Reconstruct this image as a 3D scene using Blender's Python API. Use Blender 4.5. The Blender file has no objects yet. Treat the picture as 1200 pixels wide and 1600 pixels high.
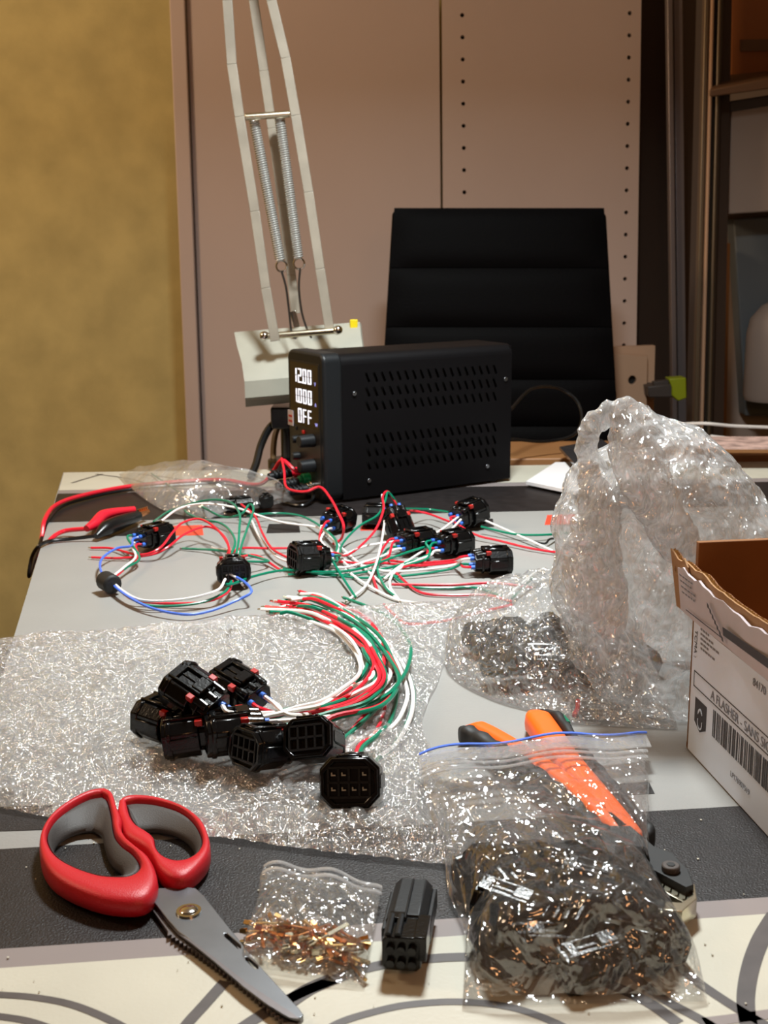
import bpy, bmesh, math, random
import numpy as np
from mathutils import Vector, Matrix, Euler

# ------------------------------------------------------------------ camera
ZT = 0.75                      # table top height
FPX = 1900.0                   # focal length in pixels of the 1200x1600 frame
PITCH = math.radians(12.75)
ROLL = math.radians(0.5)
CAM = Vector((0, 0, ZT + 0.30))
_F = Vector((0, math.cos(PITCH), -math.sin(PITCH)))
_U0 = Vector((0, math.sin(PITCH), math.cos(PITCH)))
_R0 = Vector((1, 0, 0))
_R = _R0 * math.cos(ROLL) - _U0 * math.sin(ROLL)
_U = _U0 * math.cos(ROLL) + _R0 * math.sin(ROLL)
scene = bpy.context.scene
cd = bpy.data.cameras.new('camera')
cd.sensor_fit = 'VERTICAL'; cd.sensor_height = 36.0; cd.lens = FPX / 1600 * 36
cd.clip_start = 0.02
cd.dof.use_dof = True; cd.dof.focus_distance = 0.78; cd.dof.aperture_fstop = 22
cam = bpy.data.objects.new('camera', cd); scene.collection.objects.link(cam)
cam.matrix_world = Matrix(((_R.x, _U.x, -_F.x, CAM.x), (_R.y, _U.y, -_F.y, CAM.y), (_R.z, _U.z, -_F.z, CAM.z), (0, 0, 0, 1)))
scene.camera = cam
# ------------------------------------------------------------------ world, lights, exposure
w = bpy.data.worlds.new('world'); scene.world = w; w.use_nodes = True
w.node_tree.nodes['Background'].inputs[0].default_value = (1.0, 0.58, 0.38, 1)
w.node_tree.nodes['Background'].inputs[1].default_value = 0.10
scene.view_settings.view_transform = 'Standard'; scene.view_settings.look = 'None'
scene.view_settings.gamma = 1; scene.view_settings.use_curve_mapping = False
scene.view_settings.exposure = 0.03
scene.cycles.transparent_max_bounces = 24
scene.cycles.max_bounces = 10
scene.cycles.sample_clamp_indirect = 4.0

def area(name, loc, target, sx, sy, power, col, spread=180):
    l = bpy.data.lights.new(name, 'AREA'); l.shape = 'ELLIPSE'; l.size = sx; l.size_y = sy
    l.energy = power; l.color = col; l.spread = math.radians(spread)
    o = bpy.data.objects.new(name, l); scene.collection.objects.link(o)
    o.location = loc
    o.rotation_euler = (Vector(target) - Vector(loc)).to_track_quat('-Z', 'Y').to_euler()
    return o
area('lamp_light', (0.09, 1.00, ZT + 0.92), (0.08, 1.04, ZT), 0.18, 0.18, 14.0, (0.94, 1.0, 1.0), 152)
area('warm_room_light', (0.32, -0.22, ZT + 0.62), (0.15, 0.5, ZT), 0.26, 0.26, 1.35, (1.0, 0.46, 0.18))
area('ceiling_light', (-1.9, 1.0, 2.3), (-0.9, 2.7, 1.2), 0.5, 0.5, 24.0, (1.0, 0.72, 0.46))

# ------------------------------------------------------------------ pixel -> world helpers
def ray(px, py):
    return _F * FPX + _R * (px - 600) + _U * (800 - py)
def P(px, py, h=0.0):
    d = ray(px, py); t = (ZT + h - CAM.z) / d.z
    return CAM + d * t
def W(px, py, Y):
    d = ray(px, py)
    return CAM + d * (Y / d.y)

# ------------------------------------------------------------------ materials
def srgb(r, g, b):
    f = lambda c: (c / 255 / 12.92) if c / 255 <= 0.04045 else ((c / 255 + 0.055) / 1.055) ** 2.4
    return (f(r), f(g), f(b), 1)
MATS = {}
def mat(name, col, rough=0.5, metal=0.0, noise=0.0, nscale=40, bump=0.0, bscale=200, spec=0.5, emit=None, estr=1.0, coat=0.0, sub=0.0):
    m = bpy.data.materials.new(name); m.use_nodes = True; nt = m.node_tree
    b = nt.nodes['Principled BSDF']
    b.inputs['Base Color'].default_value = col; b.inputs['Roughness'].default_value = rough
    b.inputs['Metallic'].default_value = metal; b.inputs['Specular IOR Level'].default_value = spec
    b.inputs['Coat Weight'].default_value = coat
    tc = nt.nodes.new('ShaderNodeTexCoord')
    if noise > 0:
        n = nt.nodes.new('ShaderNodeTexNoise'); n.inputs['Scale'].default_value = nscale; n.inputs['Detail'].default_value = 6
        nt.links.new(tc.outputs['Object'], n.inputs['Vector'])
        mr = nt.nodes.new('ShaderNodeMapRange'); mr.inputs[1].default_value = 0.3; mr.inputs[2].default_value = 0.7
        mr.inputs[3].default_value = 1 - noise; mr.inputs[4].default_value = 1 + noise
        nt.links.new(n.outputs['Fac'], mr.inputs[0])
        mx = nt.nodes.new('ShaderNodeVectorMath'); mx.operation = 'SCALE'
        mx.inputs[0].default_value = col[:3]
        nt.links.new(mr.outputs[0], mx.inputs['Scale']); nt.links.new(mx.outputs[0], b.inputs['Base Color'])
    if bump > 0:
        n2 = nt.nodes.new('ShaderNodeTexNoise'); n2.inputs['Scale'].default_value = bscale; n2.inputs['Detail'].default_value = 4
        nt.links.new(tc.outputs['Object'], n2.inputs['Vector'])
        bp = nt.nodes.new('ShaderNodeBump'); bp.inputs['Strength'].default_value = bump; bp.inputs['Distance'].default_value = 0.001
        nt.links.new(n2.outputs['Fac'], bp.inputs['Height']); nt.links.new(bp.outputs[0], b.inputs['Normal'])
    if emit:
        b.inputs['Emission Color'].default_value = emit; b.inputs['Emission Strength'].default_value = estr
    MATS[name] = m
    return m
BUMPK = 1.0
def film(name, tint=(0.97, 0.97, 0.97), milky=0.12, gloss=0.03, rough=0.1, scales=((140, 0.6), (45, 1.0)), dist=0.004, stretch=(1, 0.6, 1), dif=(0.85, 0.86, 0.86), fres=0.45, streak=0.0):
    """thin clear plastic film: transparent + creased gloss + a little diffuse haze"""
    m = bpy.data.materials.new(name); m.use_nodes = True; nt = m.node_tree; N = nt.nodes; L = nt.links
    N.clear()
    out = N.new('ShaderNodeOutputMaterial'); tc = N.new('ShaderNodeTexCoord')
    mp = N.new('ShaderNodeMapping'); mp.inputs['Rotation'].default_value = (0.3, 0.4, 0.7); mp.inputs['Scale'].default_value = stretch
    L.new(tc.outputs['Object'], mp.inputs[0])
    nrm = None; last = None
    for i, (sc_, st) in enumerate(scales):
        n = N.new('ShaderNodeTexNoise'); n.inputs['Scale'].default_value = sc_; n.inputs['Detail'].default_value = 2.5; n.inputs['Distortion'].default_value = 0.6
        L.new(mp.outputs[0], n.inputs['Vector'])
        s1 = N.new('ShaderNodeMath'); s1.operation = 'SUBTRACT'; L.new(n.outputs['Fac'], s1.inputs[0]); s1.inputs[1].default_value = 0.5
        ab = N.new('ShaderNodeMath'); ab.operation = 'ABSOLUTE'; L.new(s1.outputs[0], ab.inputs[0])
        b = N.new('ShaderNodeBump'); b.inputs['Strength'].default_value = 1.0; b.inputs['Distance'].default_value = st * BUMPK / sc_
        L.new(ab.outputs[0], b.inputs['Height'])
        if nrm: L.new(nrm, b.inputs['Normal'])
        nrm = b.outputs[0]; last = ab
    tr = N.new('ShaderNodeBsdfTransparent'); tr.inputs[0].default_value = (*tint, 1)
    gl = N.new('ShaderNodeBsdfGlossy'); gl.inputs['Roughness'].default_value = rough; gl.inputs[0].default_value = (1, 1, 1, 1)
    L.new(nrm, gl.inputs['Normal'])
    lw = N.new('ShaderNodeLayerWeight'); lw.inputs['Blend'].default_value = 0.5; fr = N.new('ShaderNodeMath'); fr.operation = 'POWER'; L.new(lw.outputs['Facing'], fr.inputs[0]); fr.inputs[1].default_value = 4.0
    fm = N.new('ShaderNodeMath'); fm.operation = 'MULTIPLY_ADD'; fm.use_clamp = True
    L.new(fr.outputs[0], fm.inputs[0]); fm.inputs[1].default_value = fres; fm.inputs[2].default_value = gloss
    df = N.new('ShaderNodeBsdfDiffuse'); df.inputs[0].default_value = (*dif, 1)
    tl = N.new('ShaderNodeBsdfTranslucent'); tl.inputs[0].default_value = (*dif, 1)
    ad = N.new('ShaderNodeMixShader'); ad.inputs[0].default_value = 0.4; L.new(df.outputs[0], ad.inputs[1]); L.new(tl.outputs[0], ad.inputs[2])
    m1 = N.new('ShaderNodeMixShader'); m1.inputs[0].default_value = milky; L.new(tr.outputs[0], m1.inputs[1]); L.new(ad.outputs[0], m1.inputs[2])
    if streak > 0:           # milkier, whiter mix along the creases
        mr = N.new('ShaderNodeMapRange'); mr.inputs[1].default_value = 0.0; mr.inputs[2].default_value = 0.05; mr.inputs[3].default_value = milky + streak; mr.inputs[4].default_value = milky
        L.new(last.outputs[0], mr.inputs[0]); L.new(mr.outputs[0], m1.inputs[0])
    m2 = N.new('ShaderNodeMixShader'); L.new(fm.outputs[0], m2.inputs[0]); L.new(m1.outputs[0], m2.inputs[1]); L.new(gl.outputs[0], m2.inputs[2])
    L.new(m2.outputs[0], out.inputs[0])
    MATS[name] = m
    return m

mat("wallpaper", srgb(206, 190, 130), 0.8, noise=0.13, nscale=11, bump=0.5, bscale=160)
mat("wardrobe_white", srgb(212, 192, 184), 0.45, noise=0.03, nscale=3)
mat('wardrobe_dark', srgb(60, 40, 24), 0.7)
mat('floor_wood', srgb(90, 60, 38), 0.5, noise=0.2, nscale=6)
mat('ceiling', srgb(220, 205, 190), 0.8)
mat('cloth_grey', srgb(146, 145, 142), 0.42, noise=0.035, nscale=14, bump=0.15, bscale=500)
mat('cloth_beige', srgb(200, 196, 180), 0.45, noise=0.05, nscale=18, bump=0.15, bscale=500)
mat('cloth_black', srgb(36, 32, 32), 0.42, noise=0.22, nscale=70, bump=0.5, bscale=900, spec=0.35)
mat('cloth_strip', srgb(142, 132, 130), 0.45, noise=0.03, nscale=14)
mat('cloth_arc', srgb(86, 80, 79), 0.45, noise=0.12, nscale=90)
mat('cloth_red', srgb(235, 72, 48), 0.45)
mat('black_plastic', srgb(8, 8, 9), 0.2, spec=0.4, bump=0.15, bscale=600)
mat('black_satin', srgb(22, 25, 28), 0.42, bump=0.1, bscale=800, spec=0.35)
mat('psu_black', srgb(13, 12, 14), 0.5, bump=0.35, bscale=1500, spec=0.13)
mat('psu_front', srgb(34, 31, 27), 0.4)
mat('display_glass', srgb(44, 36, 24), 0.15)
mat('dark_void', srgb(5, 5, 6), 0.6)
mat('leather', srgb(5, 4, 5), 0.5, bump=0.25, bscale=250, spec=0.05)
mat('wire_red', srgb(222, 32, 52), 0.32)
mat('wire_white', srgb(236, 232, 228), 0.35)
mat('wire_green', srgb(0, 122, 92), 0.32)
mat('wire_blue', srgb(78, 116, 222), 0.35)
mat('wire_black', srgb(16, 16, 17), 0.3)
mat('cable_brown', srgb(86, 66, 40), 0.45)
mat('seal_blue', srgb(60, 110, 205), 0.4)
mat('tab_red', srgb(170, 30, 24), 0.35)
mat('copper', srgb(225, 150, 95), 0.3, 1.0)
mat('steel', srgb(128, 130, 134), 0.36, 1.0, noise=0.08, nscale=60)
mat('steel_ground', srgb(118, 112, 112), 0.42, 1.0, noise=0.05, nscale=200)
mat('spring_wire', srgb(200, 200, 196), 0.35, 0.7)
mat('chrome', srgb(215, 215, 210), 0.14, 1.0)
mat('brass', srgb(205, 165, 105), 0.28, 1.0, noise=0.2, nscale=100)
mat('brass_pale', srgb(212, 204, 180), 0.25, 1.0)
mat('scissor_red', srgb(196, 24, 38), 0.42, bump=0.2, bscale=1500)
mat('scissor_grey', srgb(66, 62, 60), 0.6, bump=0.2, bscale=1500)
mat('orange', srgb(255, 104, 14), 0.4)
mat('lamp_paint', srgb(158, 150, 136), 0.4, noise=0.12, nscale=30)
mat('lamp_paint_pale', srgb(168, 168, 156), 0.4, noise=0.06, nscale=30)
mat('lamp_grey', srgb(128, 126, 120), 0.5)
mat('yellow', srgb(240, 215, 20), 0.5)
mat('lime', srgb(150, 160, 20), 0.5)
mat('aluminium', srgb(150, 140, 140), 0.35, 0.6)
mat('alu_warm', srgb(120, 104, 84), 0.4, 0.5)
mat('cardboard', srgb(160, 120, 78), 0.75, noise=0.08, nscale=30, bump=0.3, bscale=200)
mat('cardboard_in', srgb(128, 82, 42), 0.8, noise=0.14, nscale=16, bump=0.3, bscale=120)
mat('card_edge', srgb(206, 176, 128), 0.8, noise=0.15, nscale=60)
mat('label_white', srgb(216, 224, 238), 0.55, noise=0.04, nscale=25)
mat('label_grey', srgb(196, 186, 190), 0.4, noise=0.08, nscale=30)
mat('ink', srgb(52, 50, 54), 0.6)
mat('ink_grey', srgb(120, 118, 122), 0.6)
mat('board_pale', srgb(196, 158, 128), 0.6)
mat('grey_box', srgb(170, 152, 140), 0.5)
mat('brown_orange', srgb(150, 88, 42), 0.6)
mat('brown_shelf', srgb(104, 74, 50), 0.6)
mat('blue_grey', srgb(98, 104, 108), 0.6)
mat('grey_dark', srgb(70, 62, 58), 0.5)
mat('desk_wood', srgb(150, 106, 66), 0.5, noise=0.12, nscale=8)
mat('wood_plank', srgb(196, 144, 84), 0.55, noise=0.12, nscale=20)
mat('brick_red', srgb(170, 88, 58), 0.7)
mat('paper', srgb(232, 228, 228), 0.7)
mat('paper_pattern', srgb(190, 160, 150), 0.7, noise=0.5, nscale=45)
mat('glass_dark', srgb(60, 56, 56), 0.08)
mat('digit', (1, 1, 1, 1), 0.5, emit=(0.86, 0.88, 1.0, 1), estr=0.75)
mat('digit_violet', (0.4, 0.4, 1, 1), 0.5, emit=(0.35, 0.36, 0.9, 1), estr=0.9)
mat('green_dot', srgb(20, 130, 80), 0.3)
mat('rubber', srgb(24, 24, 25), 0.6)
film('bubble_film', (0.97, 0.97, 0.97), milky=0.20, gloss=0.32, rough=0.12, scales=((60, 1.0), (170, 2.0), (380, 0.8)), streak=0.18)
film('crinkle_film', (0.95, 0.95, 0.95), milky=0.34, gloss=0.26, rough=0.15, scales=((30, 1.8), (62, 2.4)), dif=(0.9, 0.9, 0.9), streak=0.25, stretch=(1, 1, 0.6))
film('crinkle_clear', (0.95, 0.95, 0.95), milky=0.10, gloss=0.22, rough=0.13, scales=((34, 1.2), (100, 1.8)), streak=0.22)
film('zip_film', (0.98, 0.98, 0.98), milky=0.05, gloss=0.16, rough=0.11, scales=((22, 0.9), (70, 0.6)), streak=0.05)
film('zip_film_small', (0.98, 0.98, 0.97), milky=0.07, gloss=0.12, rough=0.11, scales=((45, 0.9), (140, 0.7)), streak=0.10)
film('zip_seal', (0.96, 0.96, 0.97), milky=0.36, gloss=0.20, rough=0.18, scales=((20, 0.3),))
film('smoke_film', (0.93, 0.92, 0.91), milky=0.20, gloss=0.12, rough=0.15, scales=((14, 0.6), (40, 0.5)), streak=.05)

# ------------------------------------------------------------------ mesh helpers
def link(o): scene.collection.objects.link(o); return o
def tag(o, label=None, cat=None, group=None, kind=None):
    if label: o['label'] = label
    if cat: o['category'] = cat
    if group: o['group'] = group
    if kind: o['kind'] = kind
    return o
def thing(name, label, cat, M=None, group=None):
    o = bpy.data.objects.new(name, None); link(o); o.empty_display_size = 0.02
    if M is not None: o.matrix_world = M
    ROOTM[o.name] = M.copy() if M is not None else Matrix.Identity(4)
    return tag(o, label, cat, group)
ROOTM = {}
def frame(loc, yaw=0, pitch=0, roll=0):
    """local +X points along yaw on the table, nose up by pitch, rolled about its own axis"""
    return Matrix.Translation(loc) @ Matrix.Rotation(math.radians(yaw), 4, 'Z') @ Matrix.Rotation(math.radians(-pitch), 4, 'Y') @ Matrix.Rotation(math.radians(roll), 4, 'X')
class MB:
    def __init__(s): s.v = []; s.f = []; s.mi = []
    def add(s, vs, fs, mi=0):
        o = len(s.v); s.v += [tuple(v) for v in vs]; s.f += [tuple(i + o for i in f) for f in fs]; s.mi += [mi] * len(fs); return s
    def box(s, c, d, M=None, mi=0):
        x, y, z = [k / 2 for k in d]; vs = [Vector((c[0] + a * x, c[1] + b * y, c[2] + e * z)) for a in (-1, 1) for b in (-1, 1) for e in (-1, 1)]
        if M is not None: vs = [M @ v for v in vs]
        return s.add(vs, [(0, 1, 3, 2), (4, 6, 7, 5), (0, 4, 5, 1), (2, 3, 7, 6), (0, 2, 6, 4), (1, 5, 7, 3)], mi)
    def prism(s, A, B, mi=0, cap=True):
        n = len(A); fs = [(i, (i + 1) % n, n + (i + 1) % n, n + i) for i in range(n)]
        if cap: fs += [tuple(range(n))[::-1], tuple(range(n, 2 * n))]
        return s.add(list(A) + list(B), fs, mi)
    def cyl(s, a, b, r, n=16, r2=None, mi=0):
        a = Vector(a); b = Vector(b); d = (b - a).normalized()
        x = d.orthogonal().normalized(); y = d.cross(x); r2 = r if r2 is None else r2
        A = [a + (x * math.cos(t) + y * math.sin(t)) * r for t in [2 * math.pi * i / n for i in range(n)]]
        B = [b + (x * math.cos(t) + y * math.sin(t)) * r2 for t in [2 * math.pi * i / n for i in range(n)]]
        return s.prism(A, B, mi)
    def sphere(s, c, r, n=10, sc=(1, 1, 1), mi=0):
        vs = []; fs = []
        for i in range(n + 1):
            for j in range(2 * n):
                th = math.pi * i / n; ph = math.pi * j / n
                vs.append((c[0] + r * sc[0] * math.sin(th) * math.cos(ph), c[1] + r * sc[1] * math.sin(th) * math.sin(ph), c[2] + r * sc[2] * math.cos(th)))
        for i in range(n):
            for j in range(2 * n):
                a = i * 2 * n + j; b = i * 2 * n + (j + 1) % (2 * n)
                fs.append((a, a + 2 * n, b + 2 * n, b))
        return s.add(vs, fs, mi)
    def tube(s, pts, r, n=7, mi=0, rr=None):
        pts = [Vector(p) for p in pts]; vs = []; fs = []; prev = None
        for i, p in enumerate(pts):
            d = (pts[min(i + 1, len(pts) - 1)] - pts[max(i - 1, 0)])
            if d.length < 1e-9: d = Vector((1, 0, 0))
            d.normalize()
            x = (prev - d * prev.dot(d)) if prev else d.orthogonal()
            if x.length < 1e-6: x = d.orthogonal()
            x.normalize(); prev = x; y = d.cross(x); q = rr[i] if rr else r
            for k in range(n):
                t = 2 * math.pi * k / n; vs.append(p + (x * math.cos(t) + y * math.sin(t)) * q)
        for i in range(len(pts) - 1):
            for k in range(n):
                a = i * n + k; b = i * n + (k + 1) % n; fs.append((a, b, b + n, a + n))
        fs.append(tuple(range(n))[::-1]); fs.append(tuple(range((len(pts) - 1) * n, len(pts) * n)))
        return s.add(vs, fs, mi)
    def build(s, name, mats, parent=None, world=False, smooth=40, bevel=0, seg=2):
        me = bpy.data.meshes.new(name)
        vs = s.v
        if world and parent is not None:
            Mi = ROOTM[parent.name].inverted() if parent.name in ROOTM else parent.matrix_world.inverted()
            vs = [Mi @ Vector(v) for v in s.v]
        me.from_pydata([tuple(v) for v in vs], [], s.f)
        if isinstance(mats, str): mats = [mats]
        for m in mats: me.materials.append(MATS[m])
        if len(mats) > 1: me.polygons.foreach_set('material_index', s.mi)
        me.update()
        o = bpy.data.objects.new(name, me); link(o)
        if parent is not None: o.parent = parent
        if smooth:
            me.polygons.foreach_set('use_smooth', [True] * len(me.polygons)); me.set_sharp_from_angle(angle=math.radians(smooth))
        if bevel:
            b = o.modifiers.new('bevel', 'BEVEL'); b.width = bevel; b.segments = seg; b.limit_method = 'ANGLE'; b.angle_limit = math.radians(35)
        return o
def grid_mesh(name, X, Y, Z, matn, parent=None, wrap=False, smooth=True):
    h, wd = X.shape; vs = np.stack([X, Y, Z], -1).reshape(-1, 3)
    if parent is not None and parent.name in ROOTM:
        Mi = np.array(ROOTM[parent.name].inverted()); vs = vs @ Mi[:3, :3].T + Mi[:3, 3]
    i, j = np.meshgrid(np.arange(h - 1), np.arange(wd if wrap else wd - 1), indexing='ij')
    a = i * wd + j; b = i * wd + (j + 1) % wd
    f = np.stack([a, b, b + wd, a + wd], -1).reshape(-1, 4)
    me = bpy.data.meshes.new(name)
    me.vertices.add(len(vs)); me.vertices.foreach_set('co', vs.astype(np.float32).ravel())
    me.loops.add(f.size); me.loops.foreach_set('vertex_index', f.astype(np.int32).ravel())
    me.polygons.add(len(f)); me.polygons.foreach_set('loop_start', np.arange(0, f.size, 4, dtype=np.int32))
    me.update(calc_edges=True); me.validate()
    me.materials.append(MATS[matn])
    if smooth: me.polygons.foreach_set('use_smooth', [True] * len(me.polygons))
    o = bpy.data.objects.new(name, me); link(o)
    if parent is not None: o.parent = parent
    return o
def spline(pts, n=8):
    """Catmull-Rom through points"""
    p = [Vector(q) for q in pts]
    if len(p) < 3: return p
    p = [p[0] * 2 - p[1]] + p + [p[-1] * 2 - p[-2]]; out = []
    for i in range(1, len(p) - 2):
        for k in range(n):
            t = k / n; a, b, c, d = p[i - 1:i + 3]
            out.append(0.5 * ((2 * b) + (c - a) * t + (2 * a - 5 * b + 4 * c - d) * t * t + (3 * b - a - 3 * c + d) * t ** 3))
    out.append(p[-2]); return out
def plate(name, outer, holes, z0, z1, matn, parent=None, bevel=0.0, M=None, smooth=35):
    """flat plate of real thickness with holes; outlines are 2D lists"""
    cu = bpy.data.curves.new('outline', 'CURVE'); cu.dimensions = '2D'; cu.fill_mode = 'BOTH'
    for c in [outer] + list(holes):
        sp = cu.splines.new('POLY'); sp.points.add(len(c) - 1); sp.use_cyclic_u = True
        for i, q in enumerate(c): sp.points[i].co = (q[0], q[1], 0, 1)
    cu.extrude = max((z1 - z0) / 2 - bevel, 1e-5); cu.bevel_depth = bevel; cu.bevel_resolution = 2; cu.offset = -bevel
    to = bpy.data.objects.new('tmp', cu)
    me = bpy.data.meshes.new_from_object(to); bpy.data.objects.remove(to); bpy.data.curves.remove(cu)
    T = Matrix.Translation((0, 0, (z0 + z1) / 2))
    me.transform(M @ T if M is not None else T)
    me.materials.clear(); me.materials.append(MATS[matn]); me.name = name
    me.polygons.foreach_set('use_smooth', [True] * len(me.polygons)); me.set_sharp_from_angle(angle=math.radians(smooth))
    o = bpy.data.objects.new(name, me); link(o)
    if parent is not None: o.parent = parent
    return o
def text_mesh(name, txt, size, M, matn, parent, label=None):
    cu = bpy.data.curves.new('t', 'FONT'); cu.body = txt; cu.size = size; cu.extrude = 0.00005
    to = bpy.data.objects.new('tmp', cu); link(to); bpy.context.view_layer.update()
    me = bpy.data.meshes.new_from_object(to.evaluated_get(bpy.context.evaluated_depsgraph_get()))
    bpy.data.objects.remove(to); bpy.data.curves.remove(cu)
    me.transform(M); me.materials.clear(); me.materials.append(MATS[matn]); me.name = name
    o = bpy.data.objects.new(name, me); link(o); o.parent = parent
    if label: o['label'] = label
    return o
# ---- numpy gradient noise
def perlin(x, y, z, seed=0):
    rs = np.random.RandomState(seed); perm = rs.permutation(256); perm = np.concatenate([perm, perm, perm])
    g = rs.normal(size=(256, 3)); g /= np.linalg.norm(g, axis=1)[:, None]
    xi = np.floor(x).astype(int); yi = np.floor(y).astype(int); zi = np.floor(z).astype(int)
    xf = x - xi; yf = y - yi; zf = z - zi
    u = xf ** 3 * (xf * (xf * 6 - 15) + 10); v = yf ** 3 * (yf * (yf * 6 - 15) + 10); w_ = zf ** 3 * (zf * (zf * 6 - 15) + 10)
    def gd(a, b, c):
        h = perm[(perm[(perm[(xi + a) & 255] + yi + b) & 255] + zi + c) & 255]; gg = g[h]
        return gg[..., 0] * (xf - a) + gg[..., 1] * (yf - b) + gg[..., 2] * (zf - c)
    L = lambda a, b, t: a + (b - a) * t
    return L(L(L(gd(0, 0, 0), gd(1, 0, 0), u), L(gd(0, 1, 0), gd(1, 1, 0), u), v), L(L(gd(0, 0, 1), gd(1, 0, 1), u), L(gd(0, 1, 1), gd(1, 1, 1), u), v), w_)
def ridged(x, y, z, seed, octs=3):
    s = 0; a = 1; f = 1
    for k in range(octs):
        s = s + a * (1 - 2.2 * np.abs(perlin(x * f, y * f, z * f, seed + k))); a *= 0.5; f *= 2.1
    return s

# ------------------------------------------------------------------ the room
def slab(name, x0, x1, y0, y1, z0, z1, m, kind='structure', parent=None, bevel=0):
    o = MB().box(((x0 + x1) / 2, (y0 + y1) / 2, (z0 + z1) / 2), (x1 - x0, y1 - y0, z1 - z0)).build(name, m, parent, bevel=bevel)
    if kind and parent is None: o['kind'] = kind
    return o
slab('floor', -2.6, 2.4, -1.6, 3.2, -0.05, 0.0, 'floor_wood')
slab('ceiling', -2.6, 2.4, -1.6, 3.2, 2.7, 2.75, 'ceiling')
YW = 2.72
slab('wall_back', -2.6, 2.4, YW, YW + 0.1, 0, 2.7, 'wallpaper')
slab('wall_left', -2.7, -2.6, -1.6, YW, 0, 2.7, 'wallpaper')
slab('wall_right', 2.4, 2.5, -1.6, YW, 0, 2.7, 'wallpaper')
slab('baseboard_back', -2.6, -0.5, YW - 0.015, YW, 0, 0.13, 'wardrobe_dark')

# quad prism from four image corners on the plane y=Y, with real thickness behind it
def panel(name, quad, Y, thick, m, parent=None, world=True, bevel=0.0, ext=None):
    A = [W(px, py, Y) for px, py in quad]
    if ext is not None:                        # continue straight down to height ext
        for i, j in ((3, 0), (2, 1)):
            d = A[i] - A[j]; A[i] = A[j] + d * ((ext - A[j].z) / d.z)
    B = [a + Vector((0, thick, 0)) for a in A]
    return MB().prism(A, B).build(name, m, parent, world=world, bevel=bevel)
YR = 2.58
wr = thing('wardrobe', 'tall pinkish white wardrobe of flat boards with rows of shelf-pin holes', 'wardrobe', Matrix.Translation((0, YR, 0)))
pn = panel('side_board', [(289, -60), (686, -60), (692, 800), (322, 800)], YR, 0.02, 'wardrobe_white', wr, bevel=0.001, ext=0.02)
panel('edge_trim', [(262, -60), (286, -60), (318, 800), (296, 800)], YR - 0.012, 0.032, 'wardrobe_white', wr, bevel=0.002, ext=0.02)
panel('back_strip', [(286, -60), (289, -60), (322, 800), (317, 800)], YR + 0.012, 0.01, 'grey_dark', wr, ext=0.02)
# second board with holes
def w2d(px, py): v = W(px, py, YR); return (v.x, v.z)
o2 = [w2d(690, -60), w2d(1003, -60), w2d(989, 900), w2d(695, 900)]
holes = []
def hole2(px, py, r=0.0042):
    c = w2d(px, py); return [(c[0] + r * math.cos(2 * math.pi * k / 10), c[1] + r * math.sin(2 * math.pi * k / 10)) for k in range(10)]
for k in range(21):
    py = -14 + 34.6 * k
    holes.append(hole2(722 + 0.012 * py, py + 3)); holes.append(hole2(984.5 - 0.018 * py, py))
MW = Matrix(((1, 0, 0, 0), (0, 0, 1, 0), (0, 1, 0, -0), (0, 0, 0, 1)))
o = plate('drilled_board', o2, holes, YR + 0.0, YR + 0.018, 'wardrobe_white', None, M=MW)
o.data.transform(Matrix.Translation((0, -YR, 0))); o.parent = wr
panel('hole_backing', [(695, -60), (1000, -60), (985, 900), (700, 900)], YR + 0.02, 0.004, 'dark_void', wr)
# dark recess and right hand side furniture
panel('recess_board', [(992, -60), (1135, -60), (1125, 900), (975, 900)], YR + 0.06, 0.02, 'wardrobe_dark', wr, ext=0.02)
al = thing('aluminium_rail', 'slim grey aluminium rail standing upright in the dark gap', 'rail', Matrix.Translation((0, 2.5, 0)))
panel('rail_face', [(1052, -60), (1066, -60), (1074, 800), (1062, 800)], 2.50, 0.012, 'aluminium', al, bevel=0.001, ext=0.0)
panel('rail_lip', [(1042, -60), (1050, -60), (1060, 800), (1053, 800)], 2.49, 0.022, 'aluminium', al, bevel=0.001, ext=0.0)
ex = thing('extrusion_post', 'warm grey ridged metal post left of the stacked boxes', 'post', Matrix.Translation((0, 2.3, 0)))
for nm, a, b, dy, mm in (('post_core', 1096, 1128, 0.02, 'grey_dark'), ('post_ridge', 1099, 1106, 0, 'alu_warm'), ('post_ridge', 1109, 1114, -0.004, 'board_pale'), ('post_ridge', 1120, 1125, 0.0, 'alu_warm')):
    panel(nm, [(a + 4, -60), (b + 4, -60), (b - 18, 800), (a - 18, 800)], 2.30 + dy, 0.02 if nm != 'post_core' else 0.05, mm, ex, bevel=0.002, ext=0.0)
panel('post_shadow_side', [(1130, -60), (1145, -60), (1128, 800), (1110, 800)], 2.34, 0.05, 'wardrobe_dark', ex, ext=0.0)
cb = thing('shelf_unit', 'brown open shelf unit at the right edge behind the box', 'shelf', Matrix.Translation((0.6, 2.4, 0)))
panel('back_panel', [(1132, -80), (1330, -80), (1330, 800), (1120, 800)], 2.52, 0.02, 'grey_box', cb, ext=0.0)
panel('upper_panel', [(1146, -80), (1330, -80), (1330, 135), (1143, 135)], 2.42, 0.02, 'brown_orange', cb)
panel('label_strip', [(1157, 62), (1330, 58), (1330, 78), (1157, 80)], 2.415, 0.004, 'brown_shelf', cb)
A = [W(1112, 152, 2.34), W(1330, 92, 2.34), W(1330, 118, 2.34), W(1112, 158, 2.34)]
MB().prism([W(1108, 140, 2.26), W(1330, 96, 2.26), W(1330, 122, 2.26), W(1108, 152, 2.26)], [W(1125, 118, 2.42), W(1330, 98, 2.42), W(1330, 110, 2.42), W(1125, 135, 2.42)]).build('shelf_beam', 'brown_shelf', cb, world=True, bevel=0.003)
panel('wooden_edge', [(1130, 380), (1141, 380), (1132, 800), (1120, 800)], 2.42, 0.02, 'desk_wood', cb, ext=0.0)
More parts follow.
